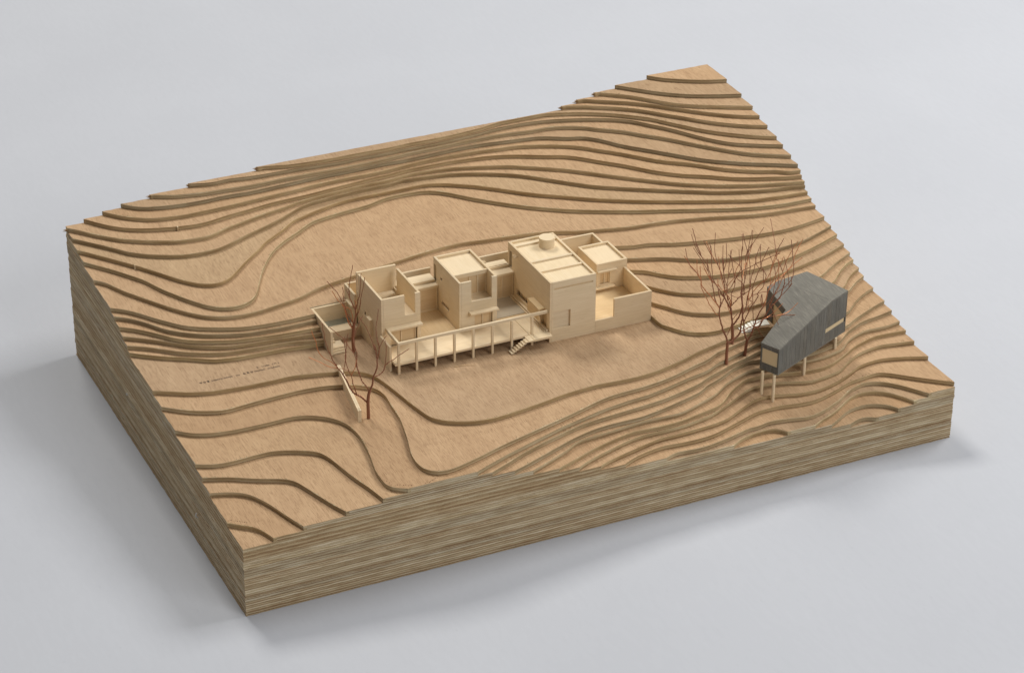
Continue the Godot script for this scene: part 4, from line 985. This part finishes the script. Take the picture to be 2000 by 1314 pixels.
	var slab := func(called: String, s0: float, s1: float, z0: float, z1: float) -> void:
		var m := MB.new()
		var pts := [a0 + dr * s0, a0 + dr * s1, a0 + dr * s1 + sd * 7.2, a0 + dr * s0 + sd * 7.2]
		prism_into(m, pts, [z0, z0, z0, z0], [z1, z1, z1, z1])
		put(called, m.done(), M.card, h)
	slab.call("bridge", 0.0, 11.5, 73.4, 74.1)
	for k in 4:
		slab.call("step", -8.4 + k * 2.1, -6.2 + k * 2.1, G + 0.02 + 0.2 * k, 70.4 + k * 0.95)

# ------------------------------------------------------------------ wire trees
func wire_tree(at: Vector3, label: String, wires: Array, extra := 0) -> void:
	var t := thing("wire_tree", label, "model tree", P(at.x, at.y, at.z), "bare model trees of twisted copper wire")
	for w in wires:
		var c := PackedVector3Array()
		var a: Array = w[1]
		for i in range(0, a.size(), 3):
			c.append(at + Vector3(a[i], a[i + 1], a[i + 2]))
		if w[0] == "T":
			c.insert(0, c[0] - Vector3(0, 0, 1.2))
		var sp := spline(c, 0.7 if w[0] != "B0" else 1.2)
		# hand-bent wire is never quite straight
		if w[0] != "T":
			var nz := FastNoiseLite.new()
			nz.seed = rng.randi() % 9999
			nz.frequency = 0.07
			for i in range(1, sp.size()):
				var f := minf(1.0, i / 10.0) * 0.5
				sp[i] += Vector3(nz.get_noise_2d(i, 0), nz.get_noise_2d(i, 50), nz.get_noise_2d(i, 90)) * f
		var m := MB.new()
		match w[0]:
			"T":
				wire_into(m, sp, 1.2, 1.0, 5, 7.0)
				wire_into(m, sp, 0.62, 0.5, 1, 7.0)
				put("trunk", m.done(), M.copper, t)
			"B2":
				wire_into(m, sp, 0.72, 0.45, 3, 5.0, rng.randf() * 6.0)
				put("branch", m.done(), M.copper, t)
			"B1":
				# two strands for the lower part, one strand at the tip
				var cutp := int(sp.size() * 0.42)
				wire_into(m, sp.slice(0, cutp + 1), 0.45, 0.36, 2, 4.5, rng.randf() * 6.0)
				wire_into(m, sp.slice(cutp), 0.26, 0.23, 1, 5.0)
				put("branch", m.done(), M.bright if rng.randf() < 0.16 else M.copper, t)
			_:
				wire_into(m, sp, 0.26, 0.23, 1, 5.0)
				put("twig", m.done(), M.bright if rng.randf() < 0.3 else M.copper, t)
		if w[0] == "B1" and extra > 0:
			for k in extra:
				# side twigs forking off the upper half of the branch
				var i := int(sp.size() * rng.randf_range(0.42, 0.85))
				var along := (sp[mini(i + 3, sp.size() - 1)] - sp[maxi(i - 3, 0)]).normalized()
				var dir := (along + Vector3(rng.randf_range(-0.7, 0.7), rng.randf_range(-0.5, 0.5), rng.randf_range(0.1, 0.6))).normalized()
				var l := rng.randf_range(9.0, 20.0)
				var bend := Vector3(rng.randf_range(-0.2, 0.2), rng.randf_range(-0.2, 0.2), 0.25) * l
				var tm := MB.new()
				wire_into(tm, spline(PackedVector3Array([sp[i], sp[i] + dir * l * 0.5, sp[i] + dir * l + bend]), 1.2), 0.24, 0.2, 1, 5.0)
				put("twig", tm.done(), M.bright if rng.randf() < 0.25 else M.copper, t)

func build_trees() -> void:
	wire_tree(Vector3(363.9, 58.5, 60.8), "bare copper wire tree, front one of the three left of the grey pavilion", [
		["T", [-0.3, 0.1, -0.1, -0.4, 0.2, 5.7, -0.3, 0.2, 11.5, -0.3, 0.1, 16.2]],
		["B2", [-0.3, 0.1, 16.2, -1.2, 0.5, 20.5, -3.9, 1.8, 27.5, -5.4, 2.6, 33.6, -6.2, 2.9, 38.8, -6, 2.8, 42.3]],
		["B2", [-0.3, 0.1, 16.2, 1.8, -0.8, 17.2, 4.6, -2.2, 20.3, 6.7, -3.2, 23.8, 7.5, -3.5, 30.5, 7.6, -3.6, 37.5, 7.7, -3.6, 43.1, 7.2, -3.4, 46.6, 6.2, -2.9, 54.1]],
		["B1", [-6, 2.8, 42.3, -8.5, 4.6, 46.9, -11.2, 6.5, 50.7, -14.2, 8.5, 54.2, -15.9, 9.7, 57.4, -16.8, 10.7, 61.8, -19.8, 12.8, 67.7, -23.3, 15.3, 73, -26.3, 17.5, 78.8]],
		["B1", [-6.1, 2.9, 42.5, -8.5, 5.5, 47.8, -8.8, 6.6, 52, -9.2, 7.7, 56, -9.7, 9.5, 62.2, -10.2, 10.6, 66, -11.3, 12.4, 70.9, -14.2, 15.3, 76.6, -16.5, 18.5, 84.7, -18.6, 22, 95]],
		["B1", [-5.8, 2.7, 43, -4.7, 3, 45.4, -2.8, 3.3, 49.1, -0.5, 3.7, 53.9, -0.1, 4.9, 58.6, 1.7, 5.8, 64.3, 3.4, 6.2, 67.9]],
		["B1", [-6, 2.8, 42.3, -4.6, 4.4, 47, -5.1, 6.4, 50.4, -4.9, 8.1, 54.4, -7.5, 12.3, 59, -8.8, 15.6, 64.2, -8, 19, 72.1]],
		["B0", [-6.9, 3.2, 36.9, -8.5, 4.7, 38.9, -11.4, 7.6, 44.2, -12.8, 9.4, 48.7, -14.8, 11.8, 54.3, -15.2, 13.2, 59.3, -15.2, 14.3, 64.3, -14.9, 15.4, 69.3]],
		["B1", [4.6, -2.2, 20.3, 8.4, -1.8, 23.7, 11.1, -2, 24.6, 16.6, -2.2, 26.3, 23.4, -2.5, 29.2, 27, -2.7, 30.3, 30.2, -2.9, 30.9, 39.3, -3.7, 30, 53, -5.1, 28.4]],
		["B1", [6.2, -2.9, 54.1, 4.9, -5.7, 64.1, 1.7, -9.2, 78.4, -1.2, -13.5, 94.7]],
		["B0", [-0.7, 0.3, 21.9, 0.6, -0.4, 26.7, 2, -1.3, 34.4, 4.3, -2.6, 38.7]],
		["B0", [7.8, -3.7, 38.4, 11.9, -3.1, 42.4, 15.2, -2.8, 45.2, 13.6, -0.7, 46.7, 21.8, -0.9, 49.6, 27.7, -1.3, 49.5]],
	], 2)
	wire_tree(Vector3(375.5, 72.1, 66.8), "bare copper wire tree rooted behind the two others beside the grey pavilion", [
		["T", [-0.3, 0.1, 0.3, -0.3, 0.1, 7.3, -0.8, 0.4, 14]],
		["B2", [-0.8, 0.4, 14, -1.3, 0.6, 21.1, -2.9, 1.3, 27.7, -5.3, 2.5, 32.9, -7, 3.3, 37.6]],
		["B2", [-0.8, 0.4, 14, 1.4, -0.6, 16.8, 3.4, -1.6, 22.1, 4.7, -2.2, 27.8]],
		["B1", [-7, 3.3, 37.6, -6.2, 3.5, 42, -6.7, 4.4, 46.6, -7.7, 5.5, 51, -9.8, 7.5, 57.5, -12.3, 9.5, 62.6, -14, 10.9, 66.9, -15.7, 12.5, 71.7]],
		["B1", [-5.3, 2.5, 32.9, -7.5, 5.9, 37.4, -7.6, 6.3, 38.3, -9.7, 9.8, 43.2, -10.9, 12.3, 47.4, -10.2, 15.6, 56, -8.9, 19.3, 66.6]],
		["B1", [-2.9, 1.3, 27.7, -2.9, 0.1, 32.1, -5.7, -0.3, 37.6, -9.3, -0.4, 42.7, -11, -0.2, 43.7, -13.8, -0.6, 48.7, -14.7, -1.4, 53]],
		["B1", [4.7, -2.2, 27.8, 4.1, -2.1, 34.9, 4.8, -2.6, 41.6, 5, -2.8, 43.8, 4.7, -2.9, 52.3, 4.9, -3.1, 59.4, 5, -3.5, 69.7, 7.5, -4.8, 74.9]],
		["B1", [-2.7, 1.3, 28.2, -1.4, 0, 30.4, 1.2, -2.5, 35.8, 4.1, -5.2, 40.2, 3, -5.1, 39.2, 6, -7.8, 43.2, 7.7, -9.4, 46.4]],
		["B1", [-1.3, 0.6, 21.1, -2, 1.2, 27.6, -4.4, 2.7, 35.9, -5.5, 3.3, 38.4, -6.4, 4, 46.7, -7, 4.7, 55.9, -7.6, 5.2, 62.7]],
		["B0", [-1.3, 0.6, 21.1, -3.4, 2, 26.6, -4.2, 2.8, 33.4, -4.6, 3.5, 41.9, -0.5, 2.2, 49.1, 1.3, 1.8, 55.4, 4.2, 0.9, 61.8]],
		["B0", [-8.8, -0.7, 42, -6.3, -4.2, 46, -5.1, -8, 54.6, -2.6, -12.7, 62.3, 0.8, -17.1, 66.4, 4.9, -22.5, 71.8, 10.7, -30.3, 79, 12.8, -32.9, 81]],
		["B0", [-1.5, 1, 28.8, -3, -0.3, 37.7, -2.1, -2.6, 46.2, -6.1, -4.7, 63.8, -9.1, -5.8, 75.2]],
		["B0", [-2.6, -2.4, 48.1, -1.8, -3.9, 54.2, -0.1, -6, 60.4, -5, -5, 66.1, -9.1, -4.3, 71.5]],
	], 2)
	wire_tree(Vector3(380.6, 63.8, 60.8), "bare copper wire tree nearest the grey pavilion, branches over its roof", [
		["T", [0, -0, 0.3, 0.4, -0.2, 6.3, 0.9, -0.4, 11.3]],
		["B2", [0.9, -0.4, 11.3, -0.3, 0.1, 14.4, -1.5, 0.7, 20.1, -1.8, 0.8, 25.8, -2.8, 1.3, 32]],
		["B2", [0.9, -0.4, 11.3, 3, -1.4, 15.4, 4.4, -2.1, 21.6, 5.5, -2.6, 27.3, 7.1, -3.4, 32, 9.5, -4.5, 36.8]],
		["B1", [-2.8, 1.3, 32, -2.2, 2.7, 35.8, -1.5, 4.9, 41.7, -1.1, 6.2, 45, 0.4, 7.5, 49.6, -2.6, 11.6, 53.9, -3, 12.7, 55.8]],
		["B1", [9.5, -4.5, 36.8, 11.4, -3.9, 42.2, 12.9, -3.3, 47.2, 14, -3.1, 49.9, 17.5, -2.9, 56.1, 21.6, -2.3, 64.7, 24.2, -2.1, 69.8]],
		["B1", [-1.6, 0.7, 25.8, -0.4, -2.2, 34.6, 0.5, -4.2, 40.1, 1.5, -5.5, 42.8, 3, -8, 48.9, 2.2, -8, 50.3, 4.1, -10.7, 55.8, 4.6, -13.1, 63.8, 4.2, -13.8, 67, 0, -14.1, 74.9, -3.2, -16.8, 91.1]],
		["B2", [4.4, -2.1, 21.6, 7.2, -3.4, 22.1, 9.3, -4.4, 26.9, 12.3, -5.8, 33.5, 15.4, -7.3, 39.2]],
		["B1", [15.4, -7.3, 39.2, 19.8, -7.5, 43.5, 22.1, -7.1, 48, 22.2, -7.2, 47.7, 23.8, -5.7, 55.1, 21.9, -1.7, 65.3, 20.2, 0.9, 70.9, 25.9, 1.8, 81.8]],
		["B1", [12.3, -5.8, 33.5, 12.9, -8.1, 40.6, 14, -11.6, 51, 14.5, -12.9, 54.6, 13.9, -14.1, 59.9, 12.5, -14.5, 63.7]],
		["B1", [15.4, -7.3, 38.7, 18.9, -8.2, 43.6, 21.9, -9.1, 46.7, 21.7, -9, 46.4, 24.4, -9.7, 50.4, 27.2, -10.5, 53.9]],
		["B1", [-2.6, 1.2, 31.5, -1.8, -1, 37.6, -2.3, -2.7, 44.7, -2.4, -4.8, 52.2, -2.5, -5.3, 50.9, -4.2, -8, 63.2, -7.2, -10.9, 78.7, -12.6, -13, 94.5, -14.9, -14.1, 101.5]],
		["B0", [4.1, -1.9, 24, 0.9, -5.4, 38.3, -2, -9.1, 52.4, -2.6, -10.1, 50, -4.4, -13.1, 60.7, -4.2, -17.1, 70.8, -3.6, -22.7, 84.9, -2.8, -27.1, 94.9]],
		["B0", [-1.7, -5.2, 54.4, -0.9, -3.7, 59.1, 2.1, -2.3, 66.1, 4.5, -0.2, 74.3, 8.2, 1.1, 81.8]],
		["B0", [-0.4, -2.2, 34.6, -2.1, -3.7, 45.1, -2.3, -5.3, 52.5, -3.3, -6.4, 47, -2, -8.4, 52.3, 1.2, -12, 59.4, 4.8, -15.8, 66, 6.1, -18.8, 75.9, 7.3, -21.5, 84.7, 8.6, -23, 87.4]],
		["B0", [9.5, -4.5, 36.8, 6.8, -5.6, 47.8, 7.1, -7.9, 40.2, 11.4, -12.6, 49, 17.7, -18.7, 58.5, 20.2, -21.7, 65.5, 19.5, -23.2, 73.2, 17.5, -24.3, 82.4, 14.6, -26, 96.2]],
		["B0", [13, -3.3, 47.9, 20.8, -2.3, 54.1, 29.5, -1.6, 59.9, 32.5, -0.9, 63.1, 35.6, 1.1, 69.4, 41.5, 3.1, 77.4]],
		["B0", [12, -7.7, 39.5, 19.2, -6.3, 50.3, 23.3, -5, 58.2, 29.7, -4.9, 63.7, 36.8, -5.1, 68.6]],
		["B0", [12.3, -7.8, 38.8, 13.5, -8.8, 37.1, 14.9, -10.5, 32.4, 17, -12.9, 26]],
		["B0", [4.6, -2.2, 22.1, 7, -2.3, 20.6, 10.1, -1.7, 14.9, 12.5, -1.5, 11.7]],
	], 2)
	wire_tree(Vector3(117.4, 87.4, 63.8), "bare copper wire tree in front of the house beside the thin slab wall", [
		["T", [0.2, -0.1, -0.2, 0.1, -0, 6.6, 0.1, -0, 12.5, 0.5, -0.3, 17.4, 1.4, -0.6, 20.8]],
		["B2", [1.4, -0.6, 20.8, 3, -1.4, 25.7, 3.6, -1.7, 30.1, 4.9, -2.3, 34.9, 5.9, -2.8, 38.8, 5.8, -2.7, 43.2]],
		["B2", [-0.3, 0.2, 11.7, -3.5, 1.6, 15.4, -6.1, 2.9, 17.3, -8.4, 3.9, 19.2, -10.2, 4.8, 23.1, -12.4, 5.8, 29, -15.3, 7.2, 34.7]],
		["B1", [5.8, -2.7, 43.2, 7, -3.1, 46.9, 7.5, -3.2, 51.7, 10.9, -4.5, 58.7, 11.8, -4.9, 60]],
		["B1", [4.4, -2.1, 31, 7.7, -3, 32.4, 10.1, -3.4, 35.3, 11.3, -3.4, 38.4, 16.3, -4.6, 42.2, 26, -7.1, 48.8]],
		["B0", [10.2, -3.5, 35.3, 10.5, -4.7, 39.7, 10.6, -6.6, 47.9, 10.2, -7.8, 53.9, 9, -8.6, 59.5]],
		["B1", [5.8, -2.7, 43.2, 6.2, -0.8, 47.4, 5.9, 1.6, 51.9, 6.8, 2.8, 47, 5.6, 8.1, 55.8, 3.9, 11.8, 60.9, 1.7, 15.7, 65.5]],
		["B1", [6.8, -3.1, 46.9, 7.6, -2.5, 52.2, 7.3, -2.1, 53, 6.7, -0.5, 59.9, 7.2, 0.5, 66.8, 9.1, 1.6, 76.9]],
		["B1", [1.2, -0.5, 20.3, -1.7, 4.5, 25.6, -2.7, 8.2, 31.2, -2.9, 11.4, 36.9, -3.3, 14.1, 41.4, -5.9, 18.6, 46, -5.6, 18.9, 46.8, -9.2, 24.1, 51.1, -13.8, 30.4, 55.1]],
		["B1", [-2, 7.9, 29.3, -2.9, 10.5, 34, -1.8, 12.8, 40.7, -1.8, 14.1, 43.7, -2.2, 16.9, 49.6, 0.6, 18.2, 55.4, 2.9, 19, 59.5, 5.5, 19.8, 63.7]],
		["B1", [-15.3, 7.2, 34.7, -17.3, 7.5, 38, -20.7, 7.6, 45.4, -23.6, 7.5, 54.4, -24.6, 7.4, 57.6, -27.3, 5.9, 73.5]],
		["B0", [-15.6, 7.4, 35.7, -17.6, 7.9, 37.3, -21.2, 9.1, 38.1, -27.1, 10.9, 41.9, -34.2, 13, 46.5]],
		["B0", [-17.3, 7.5, 38, -21.6, 7.7, 42.8, -25.9, 8.1, 46, -28.9, 7.9, 51.1, -31.9, 6.5, 61.2, -34.4, 5.6, 68.8]],
		["B1", [-6.3, 3, 17.8, -8.6, 2, 25.2, -10.3, 0.7, 32.6, -12.6, 0.2, 37.7, -16, 0.5, 40.1, -18.6, 0.8, 40.8]],
		["B0", [-10.6, 0.9, 33.6, -9.1, -2.5, 41.2, -8.9, -4.7, 47.6]],
		["B0", [-11.9, -0.1, 36.3, -14, -0.3, 43.2, -15, -0.9, 49.5, -14.5, -2.5, 57.8, -14.1, -4.2, 67]],
		["B0", [-13.6, 6.4, 32.3, -12.7, 6.6, 38.3, -11.4, 6.7, 46.2, -11.9, 7.6, 53, -11.5, 7.9, 58.3]],
	], 0)
	wire_tree(Vector3(137.7, 161.6, 69.8), "bare copper wire tree in front of the water court at the house's left end", [
		["T", [-0.1, 0.1, -0.1, -0.5, 0.2, 7.6, -0.1, 0.1, 15.6, 0.6, -0.3, 21.9]],
		["B2", [0.6, -0.3, 21.9, 1.4, -0.6, 26.7, 1.7, -0.8, 31.4]],
		["B1", [-0.7, 0.3, 17.7, -3.4, -0.5, 23, -6, -2.6, 32, -8.3, -3.9, 38.4, -11.9, -4.6, 43.7, -16.6, -6, 52.1]],
		["B1", [-0.5, 0.2, 18.7, -3.1, 2.7, 25, -4.2, 4.3, 31.3, -5.5, 5.8, 36.6, -7.1, 7.5, 41.4, -10.8, 10.5, 47, -13.2, 12.4, 50]],
		["B1", [0.2, -0.1, 20.9, -3.8, 0.5, 29.4, -5.7, 0.4, 36.7, -6.6, -0.2, 44.5, -7.2, -0.7, 50.6]],
		["B1", [1.7, -0.8, 30.9, -0.2, -0.8, 36, -2.5, -0.8, 42.8, -3.1, -1.5, 49.6, -2.5, -3, 56.9, -1.4, -5.2, 68.1]],
		["B0", [1.7, -0.8, 32, 0.2, 1.4, 35.9, -1.2, 3.9, 41.3, -2.4, 5.8, 44.8]],
		["B1", [1.6, -0.7, 26.7, 3.7, -1.9, 32, 5.1, -2.7, 42.1, 7.4, -4, 56.3]],
		["B1", [1.7, -0.8, 32, 2.7, -2.4, 39.3, 3.7, -4.1, 47.2, 3.9, -6.3, 61.2]],
		["B0", [1.7, -0.8, 33, 1.8, -0.9, 36.7, 1.2, -0.7, 39.4]],
		["B0", [-0.1, 0, 18.2, -0.5, 2.6, 30.3, -5, 6, 32.7]],
	], 0)
	pass

func build_garden_wall() -> void:
	# a thin slab standing across three terraces
	var t := thing("garden_wall", "thin pale wooden slab wall standing on edge beside the left front wire tree", "model wall", P(113, 100, 63.8))
	t.set_meta("kind", "thing")
	var p := Vector2(110.9, 85.4)
	var q := Vector2(120.3, 145.6)
	var nn := Vector2(-(q - p).y, (q - p).x).normalized() * 1.1
	var m := MB.new()
	prism_into(m, [p - nn, q - nn, q - nn * 0.03, p - nn * 0.03], [63.7, 63.7, 63.7, 63.7], [72.2, 72.2, 72.2, 72.2])
	put("sheet", m.done(), M.bass, t)
	m = MB.new()
	prism_into(m, [p + nn * 0.03, q + nn * 0.03, q + nn, p + nn], [63.7, 63.7, 63.7, 63.7], [72.1, 72.1, 72.1, 72.1])
	put("sheet", m.done(), M.bass, t)

func area(called: String, at: Vector3, look: Vector3, size: Vector2, energy: float, col: Color) -> void:
	var a := AreaLight3D.new()
	a.name = called
	a.area_size = size
	a.light_energy = energy
	a.light_color = col
	a.shadow_enabled = true
	a.area_range = 8.0
	add_child(a)
	a.look_at_from_position(at, look, Vector3.UP if absf((look - at).normalized().y) < 0.98 else Vector3.FORWARD)

func _ready() -> void:
	rng.seed = 20
	# camera
	var cam := Camera3D.new()
	cam.name = "camera"
	cam.fov = 14.6003
	cam.near = 0.05
	cam.far = 30.0
	add_child(cam)
	cam.transform = Transform3D(Basis(Vector3(0.906366, 0.006371, 0.422446), Vector3(0.200605, 0.873498, -0.443575), Vector3(-0.371831, 0.486786, 0.790431)), Vector3(-0.413718, 0.928620, 1.257212))
	cam.current = true
	# air and exposure
	var we := WorldEnvironment.new()
	we.name = "studio"
	var env := Environment.new()
	env.background_mode = Environment.BG_COLOR
	env.background_color = Color(0.62, 0.615, 0.61)
	env.background_energy_multiplier = 0.46
	env.tonemap_mode = Environment.TONE_MAPPER_LINEAR
	env.tonemap_exposure = 1.06
	env.sdfgi_enabled = true
	env.ssao_enabled = true
	env.ssil_enabled = true
	we.environment = env
	add_child(we)
	# studio softboxes: key behind and slightly to the left, a broad one to the right
	var mid := P(250, 170, 60)
	area("key_softbox", mid + Vector3(-0.25, 3.3, -2.6), mid, Vector2(1.15, 1.15), 9.0, Color(1.0, 0.985, 0.955))
	area("right_softbox", mid + Vector3(1.45, 1.7, -0.1), mid, Vector2(1.1, 0.9), 3.0, Color(1.0, 0.995, 0.985))
	area("front_softbox", mid + Vector3(0.9, 1.9, 2.7), mid, Vector2(1.6, 1.2), 3.3, Color(1.0, 0.995, 0.985))
	make_materials()
	var tb := PlaneMesh.new()
	tb.size = Vector2(8, 8)
	var table := MeshInstance3D.new()
	table.name = "table_surface"
	table.mesh = tb
	table.material_override = M.table
	table.set_meta("kind", "structure")
	add_child(table)
	build_base()
	build_house()
	build_pavilion()
	build_trees()
	build_garden_wall()
